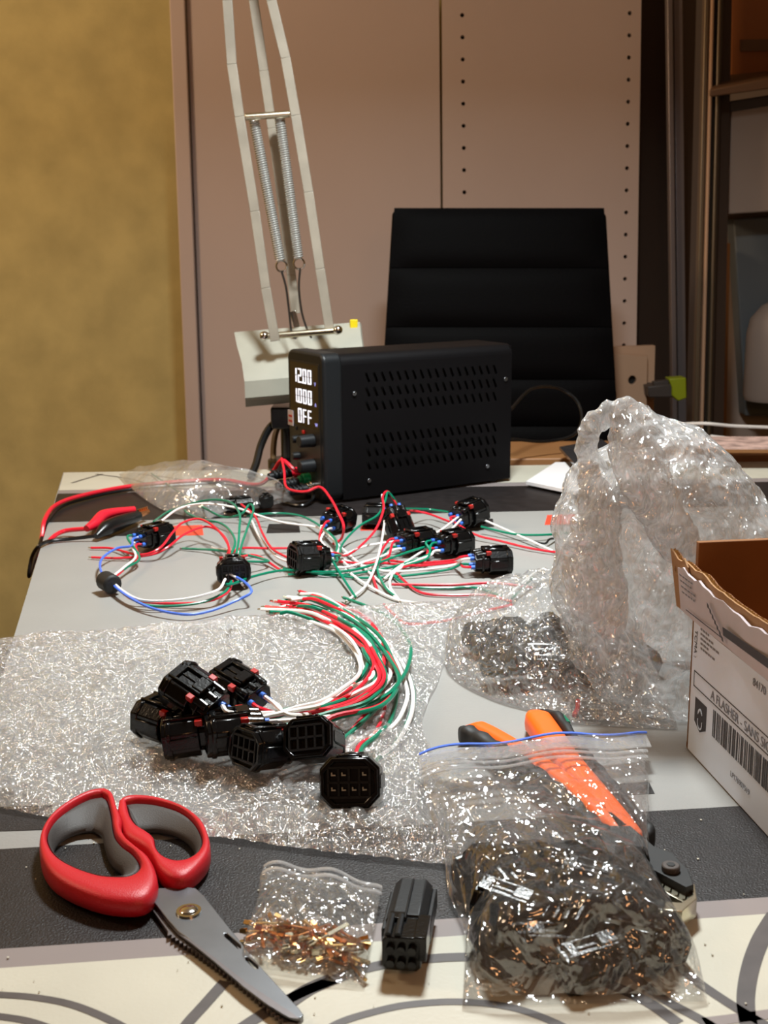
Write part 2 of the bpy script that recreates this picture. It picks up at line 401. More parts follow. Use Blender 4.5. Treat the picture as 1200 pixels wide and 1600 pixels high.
gb = thing('storage_box', 'pinkish grey lidded box high on the shelf unit', 'box', Matrix.Translation((0.7, 2.38, 1.1)))
panel('box_front', [(1142, 172), (1330, 142), (1330, 322), (1137, 335)], 2.36, 0.14, 'grey_box', gb, bevel=0.003)
panel('box_lid', [(1140, 158), (1330, 128), (1330, 145), (1140, 175)], 2.35, 0.15, 'grey_dark', gb, bevel=0.003)
bc = thing('blue_crate', 'blue-grey crate on the shelf below the pinkish box', 'crate', Matrix.Translation((0.7, 2.42, 0.9)))
panel('crate_wall', [(1146, 342), (1330, 332), (1330, 650), (1165, 650)], 2.46, 0.05, 'blue_grey', bc, bevel=0.003)
jb = thing('white_canister', 'pale rounded canister standing low on the shelf unit', 'canister', Matrix.Translation((0.7, 2.4, 0.8)))
m = MB(); c0 = W(1206, 625, 2.40)
prof = [(0.0, 0.0), (0.052, 0.0), (0.056, 0.01), (0.056, 0.13), (0.05, 0.16), (0.03, 0.185), (0.02, 0.19), (0.0, 0.19)]
n = 24; vs = []; fs = []
for (r, z) in prof:
    for k in range(n): vs.append((c0.x + r * math.cos(2 * math.pi * k / n), 2.40 + r * math.sin(2 * math.pi * k / n), c0.z + z))
for i in range(len(prof) - 1):
    for k in range(n): fs.append((i * n + k, i * n + (k + 1) % n, (i + 1) * n + (k + 1) % n, (i + 1) * n + k))
m.add(vs, fs); m.build('canister_body', 'grey_box', jb, world=True)
MB().cyl((c0.x, 2.40, c0.z + 0.185), (c0.x, 2.40, c0.z + 0.215), 0.018, 18).build('cap', 'wardrobe_white', jb, world=True, bevel=0.002)

# pale board with round hole, clamp and lime block
pb = thing('pale_board', 'pale wooden board with one round hole standing behind the chair', 'board', Matrix.Translation((0.45, 2.3, 0.7)))
def q2(Y): return lambda px, py: (W(px, py, Y).x, W(px, py, Y).z)
f2 = q2(2.28)
hc = f2(988, 594); hr = [(hc[0] + 0.0075 * math.cos(2 * math.pi * k / 20), hc[1] + 0.0085 * math.sin(2 * math.pi * k / 20)) for k in range(20)]
o = plate('board_face', [f2(945, 552), f2(1012, 556), f2(1008, 760), f2(940, 760)], [hr], 2.28, 2.292, 'board_pale', None, bevel=0.001, M=MW)
o.data.transform(Matrix.Translation(-Vector((0.45, 2.3, 0.7)))); o.parent = pb
panel('board_frame', [(940, 543), (1024, 540), (1018, 780), (935, 780)], 2.296, 0.02, 'board_pale', pb, bevel=0.001, ext=0.001)
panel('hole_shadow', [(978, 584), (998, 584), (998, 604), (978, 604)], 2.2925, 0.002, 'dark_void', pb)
cl = thing('bar_clamp', 'dark grey clamp gripping the edge of the pale board', 'clamp', Matrix.Translation((0.5, 2.25, 0.7)))
panel('clamp_jaw', [(1012, 604), (1052, 600), (1052, 621), (1014, 621)], 2.24, 0.054, 'grey_dark', cl, bevel=0.002)
panel('clamp_bar', [(1022, 597), (1045, 594), (1045, 602), (1022, 604)], 2.245, 0.02, 'grey_dark', cl, bevel=0.001)
panel('clamp_pad', [(1045, 592), (1072, 590), (1073, 622), (1060, 627), (1050, 618), (1050, 605)], 2.235, 0.035, 'lime', cl, bevel=0.002)

# ------------------------------------------------------------------ table
tb = thing('work_table', 'large work table under the printed cloth', 'table', Matrix.Translation((0, 0.9, 0)))
def lerp(a, b, t): return tuple(a[i] + (b[i] - a[i]) * t for i in range(len(a)))
TL = P(99, 738); LD = (P(20, 1000) - P(99, 738)).normalized()
TR = P(1500, 716)
NL = TL + LD * 1.95; NR = TR + LD * 1.95
m = MB(); m.prism([v - Vector((0, 0, 0.0015)) for v in (TL, TR, NR, NL)], [v - Vector((0, 0, 0.03)) for v in (TL, TR, NR, NL)])
m.build('tabletop', 'board_pale', tb, world=True)
for a in (TL, TR, NR, NL):
    c = a + ((TL + NR) / 2 - a) * 0.08
    MB().box((c.x, c.y, (ZT - 0.03) / 2), (0.05, 0.05, ZT - 0.031)).build('leg', 'grey_dark', tb, world=True, bevel=0.003)
tc = thing('tablecloth', 'grey, black and beige printed cloth covering the work table', 'tablecloth', Matrix.Translation((0, 0.9, ZT)))
def flat(name, pts, z, m, parent=tc, up=0.0002, label=None, world_pts=False):
    A = [(Vector(p) if world_pts else P(*p)) for p in pts]
    A = [Vector((a.x, a.y, ZT + z)) for a in A]; B = [a - Vector((0, 0, up)) for a in A]
    o = MB().prism(A, B).build(name, m, parent, world=True, smooth=0)
    if label: o['label'] = label
    return o
def lin(y0, y1):      # image line y at x=0 and x=1200 -> function
    return lambda x: y0 + (y1 - y0) * x / 1200
flat('cloth_sheet', [TL, TR, NR, NL], -0.0002, 'cloth_grey', up=0.0012, world_pts=True)
e = lambda y: 99 - (y - 738) * 0.303
# far edge: beige, grey line, black band
flat('printed_band', [(100, 738.5), (1490, 717), (1490, 742), (92, 766)], 0.0001, 'cloth_beige')
flat('printed_band', [(92, 766), (1490, 742), (1490, 748), (91, 771)], 0.0001, 'cloth_strip')
flat('printed_band', [(90, 771.5), (1490, 748), (1490, 783), (76, 816)], 0.0001, 'cloth_black')
for a, b, c, d, mm in ((142, 215, 819, 838, 'cloth_black'), (262, 316, 822, 837, 'cloth_red'), (416, 467, 819, 833, 'cloth_black'), (563, 612, 813, 829, 'cloth_red'), (735, 770, 812, 824, 'cloth_black'), (851, 898, 805, 820, 'cloth_red')):
    flat('printed_rectangle', [(a + 4, c), (b, c - 1.5), (b + 2, d - 1), (a, d)], 0.0001, mm)
flat('printed_rectangle', [(-60, 1263), (82, 1258), (79, 1296), (-60, 1301)], 0.0001, 'cloth_black')
flat('printed_rectangle', [(940, 1226), (1014, 1222), (1023, 1240), (940, 1244)], 0.0001, 'cloth_black')
lt, lb = lin(1327, 1257), lin(1483, 1402)
flat('printed_band', [(-400, lt(-400)), (1700, lt(1700)), (1700, lb(1700)), (-400, lb(-400))], 0.0001, 'cloth_black')
l2 = lin(1513, 1428)
flat('printed_band', [(-400, lb(-400)), (1700, lb(1700)), (1700, l2(1700)), (-400, l2(-400))], 0.0001, 'cloth_strip')
a, b = P(-400, l2(-400)), P(1700, l2(1700))
flat('printed_band', [a, b, b + LD * 0.6, a + LD * 0.6], 0.0001, 'cloth_beige', world_pts=True)
def arc(pts, wpx, name='printed_arc', mm='cloth_arc', z=0.0003, parent=None):
    pts = spline([P(*p) for p in pts], 10); A = []; B = []
    for i, p in enumerate(pts):
        d = (pts[min(i + 1, len(pts) - 1)] - pts[max(i - 1, 0)]).normalized(); nrm = Vector((-d.y, d.x, 0))
        wd = wpx * (p - CAM).length / FPX / 2 * 1.25
        A.append(p + nrm * wd); B.append(p - nrm * wd)
    k = len(A); m = MB(); vs = [Vector((q.x, q.y, ZT + z)) for q in A + B]
    m.add(vs, [(i, i + 1, k + i + 1, k + i) for i in range(k - 1)])
    return m.build(name, mm, parent or tc, world=True, smooth=0)
arc([(-80, 1552), (0, 1555), (60, 1560), (120, 1573), (190, 1604), (240, 1640)], 11)
arc([(-80, 1580), (0, 1589), (50, 1598), (110, 1620)], 11)
arc([(352, 1534), (320, 1570), (290, 1604), (270, 1640)], 15)
arc([(330, 1640), (400, 1592), (455, 1560), (500, 1540), (572, 1514), (640, 1502), (720, 1496), (800, 1500), (900, 1520), (1000, 1560), (1060, 1600)], 17)
arc([(440, 1575), (480, 1548), (520, 1530)], 22)
arc([(490, 1625), (530, 1599), (587, 1581), (643, 1570), (720, 1566), (800, 1575), (870, 1600), (920, 1630)], 12)
arc([(960, 1500), (1028, 1556), (1107, 1601), (1160, 1640)], 14)
arc([(1060, 1510), (1098, 1541), (1169, 1587), (1240, 1625)], 14)
arc([(1212, 1430), (1188, 1470), (1172, 1515), (1165, 1565), (1172, 1615)], 20)
arc([(1100, 1598), (1150, 1592), (1320, 1570)], 16, mm='cloth_strip')
arc([(112, 755), (135, 748), (160, 741)], 4); arc([(150, 741), (200, 748), (240, 758), (300, 766)], 3.5); arc([(215, 741), (260, 746), (320, 756)], 3.5)
# small debris on the cloth
rs = random.Random(4)
crumbs = MB()
for k in range(90):
    px, py = rs.uniform(0, 1200), rs.uniform(1010, 1590)
    c = P(px, py, 0.0008); r = rs.uniform(0.0002, 0.00045)
    crumbs.box((c.x, c.y, c.z), (r * 2, r * 2.6, r * 0.8), None)
o = crumbs.build('dust_specks', 'cloth_beige', None, smooth=0); tag(o, 'pale specks of dust scattered over the printed cloth', 'dust', kind='stuff')

# ------------------------------------------------------------------ side desk behind the table, papers, cables
sd = thing('side_desk', 'brown wooden desk standing behind the work table at right', 'desk', Matrix.Translation((0.6, 1.9, 0)))
dA = [P(640, 725.5), P(1700, 712.5), P(1700, 688), P(680, 697)]
dz = 0.004
dA = [Vector((v.x, v.y + 0.012, ZT + dz)) for v in dA]
MB().prism(dA, [v - Vector((0, 0, 0.035)) for v in dA]).build('desk_top', 'desk_wood', sd, world=True, bevel=0.002)
for v in dA:
    c = v + (sum(dA, Vector()) / 4 - v) * 0.1
    MB().box((c.x, c.y, ZT / 2 - 0.016), (0.04, 0.04, ZT - 0.034)).build('leg', 'desk_wood', sd, world=True)
def sheet(name, pts, h, m, label, cat, th=0.001, curl=0.0):
    A = [P(px, py, h) for px, py in pts]
    if curl: A[0].z += curl; A[1].z += curl * 0.3
    B = [a - Vector((0, 0, th)) for a in A]
    o = MB().prism(A, B).build(name, m, None, smooth=0); return tag(o, label, cat)
sheet('white_paper', [(822, 752), (900, 768), (940, 752), (900, 722), (868, 722)], 0.008, 'paper', 'folded white paper towel lying behind the big clear bag', 'paper', 0.004)
sheet('dark_tablet', [(874, 698), (905, 732), (985, 720), (940, 686)], 0.022, 'glass_dark', 'dark glossy flat panel leaning beside the white paper', 'tablet', 0.004)
sheet('printed_leaflet', [(1090, 700), (1330, 700), (1330, 682), (1080, 682)], 0.03, 'paper_pattern', 'pink and green patterned leaflet at the right edge', 'leaflet', 0.002)
for k, (y0, y1, mm, nm, lb_) in enumerate([(703, 719, 'wood_plank', 'wood_plank', 'light wooden plank at the right edge above the red-brown blocks'), (722, 748, 'wood_plank', 'wood_plank', 'lower light wooden board under the red-brown blocks')]):
    a = W(1120, y0, 1.72); b = W(1330, y0, 1.72); c = W(1330, y1, 1.72); d = W(1120, y1, 1.72)
    o = MB().prism([a, b, c, d], [v + Vector((0, 0.09, 0)) for v in (a, b, c, d)]).build(nm, mm, None, bevel=0.001); tag(o, lb_, 'plank')
ORD = ['first', 'second', 'third', 'fourth', 'fifth', 'sixth', 'seventh', 'eighth', 'ninth']
for k in range(7):
    a = W(1146 + k * 19, 716, 1.715); b = W(1163 + k * 19, 727, 1.715)
    o = MB().box(((a.x + b.x) / 2, 1.75, (a.z + b.z) / 2), (b.x - a.x, 0.06, a.z - b.z)).build('terracotta_block', 'brick_red', None, bevel=0.001)
    tag(o, 'small red-brown block between the wooden planks, ' + ORD[k] + ' from the left', 'block', 'row of red-brown blocks between planks')
def cable(name, pts, r, m, label, cat='cable', Y=None, parent=None, n=8):
    q = [W(p[0], p[1], p[2]) for p in pts] if Y is not None else [P(*p) for p in pts]
    o = MB().tube(spline(q, 10), r, n).build(name, m, parent, world=parent is not None)
    if parent is None: tag(o, label, cat)
    return o
cable('white_cable', [(1040, 664, 1.9), (1100, 662, 1.85), (1150, 666, 1.85), (1260, 670, 1.85)], 0.0028, 'wire_white', 'upper white cable running to the right behind the big clear bag', Y=1)
cable('white_cable', [(1110, 682, 1.8), (1150, 687, 1.8), (1200, 698, 1.8), (1260, 712, 1.8)], 0.0028, 'wire_white', 'lower white cable sagging over the patterned leaflet', Y=1)

# ------------------------------------------------------------------ chair
ch = thing('desk_chair', 'black leather chair with horizontally ribbed high back', 'chair', Matrix.Translation((0.2, 2.2, 0)))
CY0, CY1 = 2.18, 2.10
cuts = [(325, 418, 613, 947), (420, 510, 606, 953), (512, 592, 600, 959), (594, 665, 596, 964), (667, 745, 593, 968)]
def chair_pad(y0, y1, xa0, xb0, xa1, xb1, Ya, Yb):
    m = MB(); nu, nv = 24, 10; X = []
    for i in range(nv + 1):
        v = i / nv; Y = Ya + (Yb - Ya) * v; py = y0 + (y1 - y0) * v
        for j in range(nu + 1):
            u = j / nu; p = W(xa0 + (xa1 - xa0) * v + ((xb0 + (xb1 - xb0) * v) - (xa0 + (xa1 - xa0) * v)) * u, py, Y)
            bul = 0.004 * (1 - abs(2 * v - 1) ** 4) * (1 - abs(2 * u - 1) ** 8)
            X.append((p.x, p.y - bul + 0.012 * math.sin(math.pi * u) * 0, p.z))
    fs = [(i * (nu + 1) + j, (i + 1) * (nu + 1) + j, (i + 1) * (nu + 1) + j + 1, i * (nu + 1) + j + 1) for i in range(nv) for j in range(nu)]
    m.add(X, fs); return m
for i, (y0, y1, xa, xb) in enumerate(cuts):
    nx = cuts[i + 1] if i < 4 else (0, 0, 590, 971)
    t0, t1 = (y0 - 325) / 420, (y1 - 325) / 420
    o = chair_pad(y0, y1, xa + 3, xb - 3, nx[2] + 3, nx[3] - 3, CY0 - 0.08 * t0 - 0.018, CY0 - 0.08 * t1 - 0.018).build('back_pad', 'leather', ch, world=True)
cs = [(613, 335), (616, 328), (625, 325), (780, 325), (935, 326), (943, 329), (948, 338), (972, 760), (588, 760)]
A = []; B = []
for px, py in cs:
    t = (py - 325) / 420; A.append(W(px, py, CY0 - 0.08 * t - 0.016)); B.append(A[-1] + Vector((0, 0.04, 0)))
MB().prism(A, B).build('backrest', 'leather', ch, world=True, bevel=0.006, seg=3)
MB().box((0.21, 1.93, 0.47), (0.46, 0.44, 0.08)).build('seat', 'leather', ch, world=True, bevel=0.02, seg=3)
MB().cyl((0.21, 1.93, 0.08), (0.21, 1.93, 0.44), 0.025).build('gas_column', 'chrome', ch, world=True)
for k in range(5):
    t = 2 * math.pi * k / 5
    m = MB().cyl((0.21, 1.93, 0.08), (0.21 + 0.27 * math.cos(t), 1.93 + 0.27 * math.sin(t), 0.06), 0.02, 10, 0.013)
    m.sphere((0.21 + 0.27 * math.cos(t), 1.93 + 0.27 * math.sin(t), 0.026), 0.026, 6); m.build('leg', 'chrome', ch, world=True)

# ------------------------------------------------------------------ articulated lamp arm behind the power supply
YL = 1.56
la = thing('lamp_arm', 'worn white articulated lamp arm with three bars and two coil springs on a bent bracket', 'lamp arm', Matrix.Translation((-0.1, YL, ZT)))
def wl(px, py, dy=0.0): return W(px, py, YL + dy)
def bar(pts, wid, dy, name='arm_bar', th=0.0045, m_='lamp_paint'):
    A = [wl(*p, dy) for p in pts]; L_, R_ = [], []
    for i, p in enumerate(A):
        d = (A[min(i + 1, len(A) - 1)] - A[max(i - 1, 0)]).normalized(); nn = Vector((d.z, 0, -d.x)).normalized() * wid / 2
        L_.append(p - nn); R_.append(p + nn)
    B = MB()
    for i in range(len(A) - 1):
        q = [L_[i], R_[i], R_[i + 1], L_[i + 1]]; B.prism(q, [v + Vector((0, th, 0)) for v in q])
    return B.build(name, m_, la, world=True, bevel=0.0006)
bar([(350, -60), (355, 0), (362, 100), (374, 182), (398, 330), (415, 450), (430, 533)], 0.0118, -0.012)
bar([(412, -60), (424, 0), (446, 90), (462, 180), (482, 300), (500, 420), (516, 522)], 0.0118, -0.004)
bar([(384, -60), (396, 0), (412, 110), (425, 200), (441, 320), (455, 430), (462, 490)], 0.0115, 0.03)
MB().cyl(wl(383, 183, -0.01), wl(453, 178, -0.004), 0.0042, 14).build('cross_pin', 'brass_pale', la, world=True, bevel=0.0006)
mpin = MB().cyl(wl(410, 526, -0.008), wl(530, 516, -0.004), 0.0042, 14); mpin.build('pivot_pin', 'brass_pale', la, world=True)
for px, py in ((413, 525), (528, 516)):
    c = wl(px, py, -0.008); MB().sphere(c, 0.0062, 8).build('pin_nut', 'chrome', la, world=True)
for (x0, y0, x1, y1) in ((397, 188, 438, 406), (437, 184, 466, 402)):
    a = wl(x0, y0, 0.004); b = wl(x1, y1, 0.008); d = b - a; x = d.orthogonal().normalized(); y = d.normalized().cross(x)
    turns = 62; k = turns * 9; pts = []
    for i in range(k + 1):
        t = i / k; an = 2 * math.pi * turns * t; pts.append(a + d * t + (x * math.cos(an) + y * math.sin(an)) * 0.0056)
    MB().tube(pts, 0.00135, 5).build('coil_spring', 'spring_wire', la, world=True)
    c = b + d.normalized() * 0.008
    MB().tube([c + Vector((math.cos(t), 0, math.sin(t))) * 0.0068 for t in [2 * math.pi * i / 16 for i in range(17)]], 0.0012, 6).build('spring_eye', 'chrome', la, world=True)
for pts in ([(440, 424), (447, 450), (452, 490), (456, 522), (463, 529)], [(469, 420), (467, 450), (472, 490), (482, 520), (487, 528)]):
    MB().tube(spline([wl(a, b, 0.0) for a, b in pts], 6), 0.0015, 6).build('wire_hook', 'steel', la, world=True)
bar([(457, 486), (464, 512)], 0.008, 0.02, 'centre_stud', 0.006, 'chrome')
# bracket: bent sheet, profile extruded across
def wv(px, py, dy): v = W(px, py, YL + dy); return v
prof = [((366, 519), (562, 503), 0.05), ((370, 540), (564, 524), 0.03), ((378, 568), (568, 552), 0.01), ((381, 590), (570, 574), -0.005), ((382, 596), (571, 580), -0.008), ((383, 622), (572, 606), -0.008)]
A = [wv(*p[0], p[2]) for p in prof]; B = [wv(*p[1], p[2]) for p in prof]; k = len(A)
m = MB(); back = Vector((0.002, 0.003, -0.003))
m.add(A + B + [v + back for v in A] + [v + back for v in B], [(i, i + 1, k + i + 1, k + i) for i in range(k - 1)] + [(2 * k + i, 3 * k + i, 3 * k + i + 1, 2 * k + i + 1) for i in range(k - 1)] + [(i, 2 * k + i, 2 * k + i + 1, i + 1) for i in range(k - 1)] + [(k + i, k + i + 1, 3 * k + i + 1, 3 * k + i) for i in range(k - 1)] + [(0, k, 3 * k, 2 * k), (k - 1, 3 * k - 1, 4 * k - 1, 2 * k - 1)][:1])
m.build('bracket', 'lamp_paint_pale', la, world=True, smooth=30)
q = [wv(383, 622, -0.008), wv(572, 606, -0.008), wv(572, 618, 0.012), wv(384, 636, 0.012)]
MB().prism(q, [v + Vector((0, 0.03, -0.0)) for v in q]).build('bracket_lip', 'lamp_grey', la, world=True)
MB().box(wl(452, 650, 0.03), (0.045, 0.045, 0.028)).build('swivel_block', 'black_plastic', la, world=True, bevel=0.002)
a = wl(452, 655, 0.03); MB().cyl(a, (a.x, a.y, ZT + 0.002), 0.012, 16).build('clamp_post', 'black_plastic', la, world=True)
MB().cyl((a.x, a.y, ZT + 0.0005), (a.x, a.y, ZT + 0.014), 0.03, 24).build('clamp_base', 'black_plastic', la, world=True, bevel=0.002)
v = wl(553, 507, 0.045); o = MB().box(v, (0.010, 0.006, 0.013)).box(v + Vector((0.006, 0, -0.006)), (0.006, 0.004, 0.006)).build('paint_tag', 'yellow', la, world=True, bevel=0.001); o['label'] = 'small yellow tag'
cable('black_power_cord', [(445, 650, 1.60), (422, 668, 1.58), (408, 695, 1.55), (400, 725, 1.52), (392, 745, 1.50)], 0.0052, 'wire_black', 'thick black cord curving down under the lamp bracket', 'cord', Y=1)
cable('brown_cord', [(440, 655, 1.63), (430, 680, 1.62), (427, 710, 1.6), (430, 735, 1.58)], 0.004, 'cable_brown', 'brown cord hanging beside the black one under the lamp bracket', 'cord', Y=1)

# ------------------------------------------------------------------ power supply
pA = P(508, 790); pB = P(797, 752); yaw = math.atan2(pB.y - pA.y, pB.x - pA.x); PL = (pB - pA).length; PW_, PH = 0.088, 0.168
MP = Matrix.Translation((pA.x, pA.y, ZT + 0.003)) @ Matrix.Rotation(yaw, 4, 'Z')
ps = thing('bench_power_supply', 'black bench power supply with slotted side and lit white digits', 'power supply', MP)
# body shell (three sided cover) with slots on the visible side y=0
rr_ = 0.012
def rrect(w_, h_, r, n=6):
    out = []
    for cx, cy, a0 in ((w_ - r, r, -90), (w_ - r, h_ - r, 0), (r, h_ - r, 90), (r, r, 180)):
        for k in range(n + 1):
            t = math.radians(a0 + 90 * k / n); out.append((cx + r * math.cos(t), cy + r * math.sin(t)))
    return out
slots = []
def slot(cx, cz, tilt, ln=0.0125, wd=0.0032):
    pts = []
    d = Vector((math.sin(tilt), math.cos(tilt))); nn = Vector((d.y, -d.x)); c = Vector((cx, cz)); h = ln / 2 - wd / 2
    for s_, a0 in ((1, 0), (-1, math.pi)):
        for k in range(5):
            t = a0 + math.pi * k / 4; pts.append(c + d * h * s_ + nn * math.cos(t) * wd / 2 + d * math.sin(t) * wd / 2)
    return [(p.x, p.y) for p in pts]
for g, zc in enumerate((0.140, 0.1235, 0.107, 0.069, 0.0535, 0.038)):
    for k in range(18): slots.append(slot(0.058 + k * 0.0105, zc - 0.0001 * k, math.radians(-24)))
MS = Matrix(((1, 0, 0, 0), (0, 0, 1, 0), (0, 1, 0, 0), (0, 0, 0, 1)))
inner = [(0.024, 0.001), (PL, 0.001), (PL, PH - rr_), (0.024, PH - rr_)]
plate('side_panel', inner, slots, 0.0, 0.0015, 'psu_black', ps, M=MS)
MB().box((0.024 + (PL - 0.03) / 2, 0.006, PH / 2), (PL - 0.03, 0.001, PH - 0.03)).build('inner_shield', 'dark_void', ps)
m = MB(); prof = []                                     # top cover with rounded shoulders
for k in range(7):
    t = math.radians(180 - 90 * k / 6); prof.append((rr_ + rr_ * math.cos(t), PH - rr_ + rr_ * math.sin(t)))
for k in range(7):
    t = math.radians(90 - 90 * k / 6); prof.append((PW_ - rr_ + rr_ * math.cos(t), PH - rr_ + rr_ * math.sin(t)))
prof += [(PW_, 0.001), (PW_ - 0.0015, 0.001), (PW_ - 0.0015, PH - rr_), (PW_ - rr_, PH - 0.0015), (rr_, PH - 0.0015), (0.0015, PH - rr_)]
m.prism([(0.024, y, z) for y, z in prof], [(PL, y, z) for y, z in prof]); m.build('top_cover', 'psu_black', ps, smooth=50)
m = MB(); m.box((0.024 + (PL - 0.024) / 2, PW_ / 2, 0.0015), (PL - 0.024, PW_ - 0.003, 0.002)); m.build('base_plate', 'psu_black', ps)
MB().box((PL - 0.001, PW_ / 2, PH / 2), (0.002, PW_ - 0.003, PH - 0.004)).build('rear_panel', 'psu_black', ps)
# moulded front bezel
rp = rrect(PW_ + 0.003, PH + 0.002, 0.011)
m = MB(); A = [(0.0, y - 0.0015, z) for y, z in rp]; B = [(0.0245, y - 0.0015, z) for y, z in rp]
m.prism(A, B); m.build('front_bezel', 'black_satin', ps, bevel=0.0035, seg=3)
def face(y0, y1, z0, z1, x0, x1, name, m_, bev=0.0, lab=None):
    o = MB().box(((x0 + x1) / 2, (y0 + y1) / 2, (z0 + z1) / 2), (abs(x1 - x0), y1 - y0, z1 - z0)).build(name, m_, ps, bevel=bev)
    if lab: o['label'] = lab
    return o
face(0.008, PW_ - 0.006, 0.010, PH - 0.010, -0.0006, 0.001, 'front_panel', 'psu_front')
face(0.010, PW_ - 0.008, 0.083, PH - 0.012, -0.0012, 0.0, 'display_window', 'display_glass')
SEG = {'0': 'abcdef', '1': 'bc', '2': 'abged', 'O': 'abcdef', 'F': 'aefg'}
def digit(ch_, yl, z0, w_, h_):
    m = MB(); t = 0.0015; x0 = -0.0022
    def sg(u0, v0, u1, v1): m.box((x0 + 0.0006, yl - (u0 + u1) / 2, z0 + (v0 + v1) / 2), (0.0009, u1 - u0, v1 - v0))
    g = 0.0004
    S = {'a': (g, h_ - t, w_ - g, h_), 'd': (g, 0, w_ - g, t), 'g': (g, h_ / 2 - t / 2, w_ - g, h_ / 2 + t / 2), 'f': (0, h_ / 2 + g, t, h_ - g), 'b': (w_ - t, h_ / 2 + g, w_, h_ - g), 'e': (0, g, t, h_ / 2 - g), 'c': (w_ - t, g, w_, h_ / 2 - g)}
    for c in SEG[ch_]: sg(*S[c])
    m.build('digit', 'digit', ps)
def row(txt, ystart, z0):
    y = ystart; w_, h_ = 0.0080, 0.0165
    for c in txt:
        if c == '.':
            MB().box((-0.0016, y + 0.0012, z0 + 0.001), (0.0009, 0.0017, 0.002)).build('decimal_point', 'digit', ps); continue
        digit(c, y, z0, w_, h_); y -= w_ + 0.0044
row('12.00', 0.071, 0.133); row('1.000', 0.071, 0.1095); row('OFF', 0.060, 0.0865)
MU = Matrix(((0, 0, -1, -0.0013), (-1, 0, 0, 0.0185), (0, 1, 0, 0.1325), (0, 0, 0, 1)))
for k, (c, z) in enumerate((('V', 0.1325), ('A', 0.109), ('W', 0.086))):
    M_ = MU.copy(); M_[2][3] = z; text_mesh('unit_letter', c, 0.0062, M_, 'digit_violet', ps)
def knob(y, z, r, l, name='knob', m_='black_satin'):
    m = MB().cyl((-0.0005, y, z), (-l, y, z), r, 20, r * 0.86); o = m.build(name, m_, ps, bevel=0.0008)
    return o
knob(0.026, 0.069, 0.0078, 0.019); knob(0.026, 0.040, 0.0078, 0.019)
knob(0.062, 0.066, 0.0048, 0.010, 'fine_knob'); knob(0.062, 0.046, 0.0048, 0.010, 'fine_knob')
face(0.046, 0.050, 0.074, 0.078, -0.003, 0, 'indicator_light', 'tab_red', 0.0005)
face(0.066, 0.070, 0.076, 0.080, -0.002, 0, 'indicator_light', 'black_satin', 0.0005)
for y, z, mm, lab in ((0.060, 0.027, 'wire_red', 'red binding post'), (0.038, 0.023, 'green_dot', 'green binding post'), (0.018, 0.017, 'chrome', 'bare metal binding post')):
    o = MB().cyl((0, y, z), (-0.010, y, z), 0.0062, 16).cyl((-0.010, y, z), (-0.014, y, z), 0.0045, 16).build('binding_post', mm, ps, bevel=0.0006); o['label'] = lab
for y, z in ((0.060, 0.027), (0.040, 0.019), (0.018, 0.015)):
    m = MB().cyl((-0.014, y, z), (-0.042, y, z - 0.002), 0.0052, 12, 0.0044)
    for k in range(4): m.cyl((-0.020 - k * 0.005, y, z), (-0.022 - k * 0.005, y, z), 0.0058, 12)
    m.build('banana_plug', 'black_satin', ps)
face(0.074, 0.0875, 0.080, 0.098, -0.002, -0.0012, 'sticker', 'label_grey', lab='small white and red sticker')
face(0.076, 0.085, 0.084, 0.0865, -0.0024, -0.002, 'sticker_print', 'tab_red'); face(0.076, 0.085, 0.090, 0.0925, -0.0024, -0.002, 'sticker_print', 'tab_red')
for x, z in ((0.040, 0.123), (0.252, 0.126), (0.058, 0.020), (0.226, 0.020)):
    MB().cyl((x, -0.0002, z), (x, -0.0018, z), 0.0026, 12).build('screw', 'steel', ps, bevel=0.0004)
for x, y in ((0.02, 0.012), (0.02, PW_ - 0.012), (PL - 0.02, 0.012), (PL - 0.02, PW_ - 0.012)):
    MB().cyl((x, y, -0.003), (x, y, 0.001), 0.006, 12).build('foot', 'rubber', ps)
cable('mains_cord', [(798, 640, 1.60), (830, 608, 1.66), (870, 606, 1.7), (900, 625, 1.7), (909, 655, 1.68), (895, 680, 1.66), (850, 690, 1.64), (800, 686, 1.60)], 0.0022, 'wire_black', 'thin black cord looping in front of the chair right of the power supply', 'cord', Y=1)

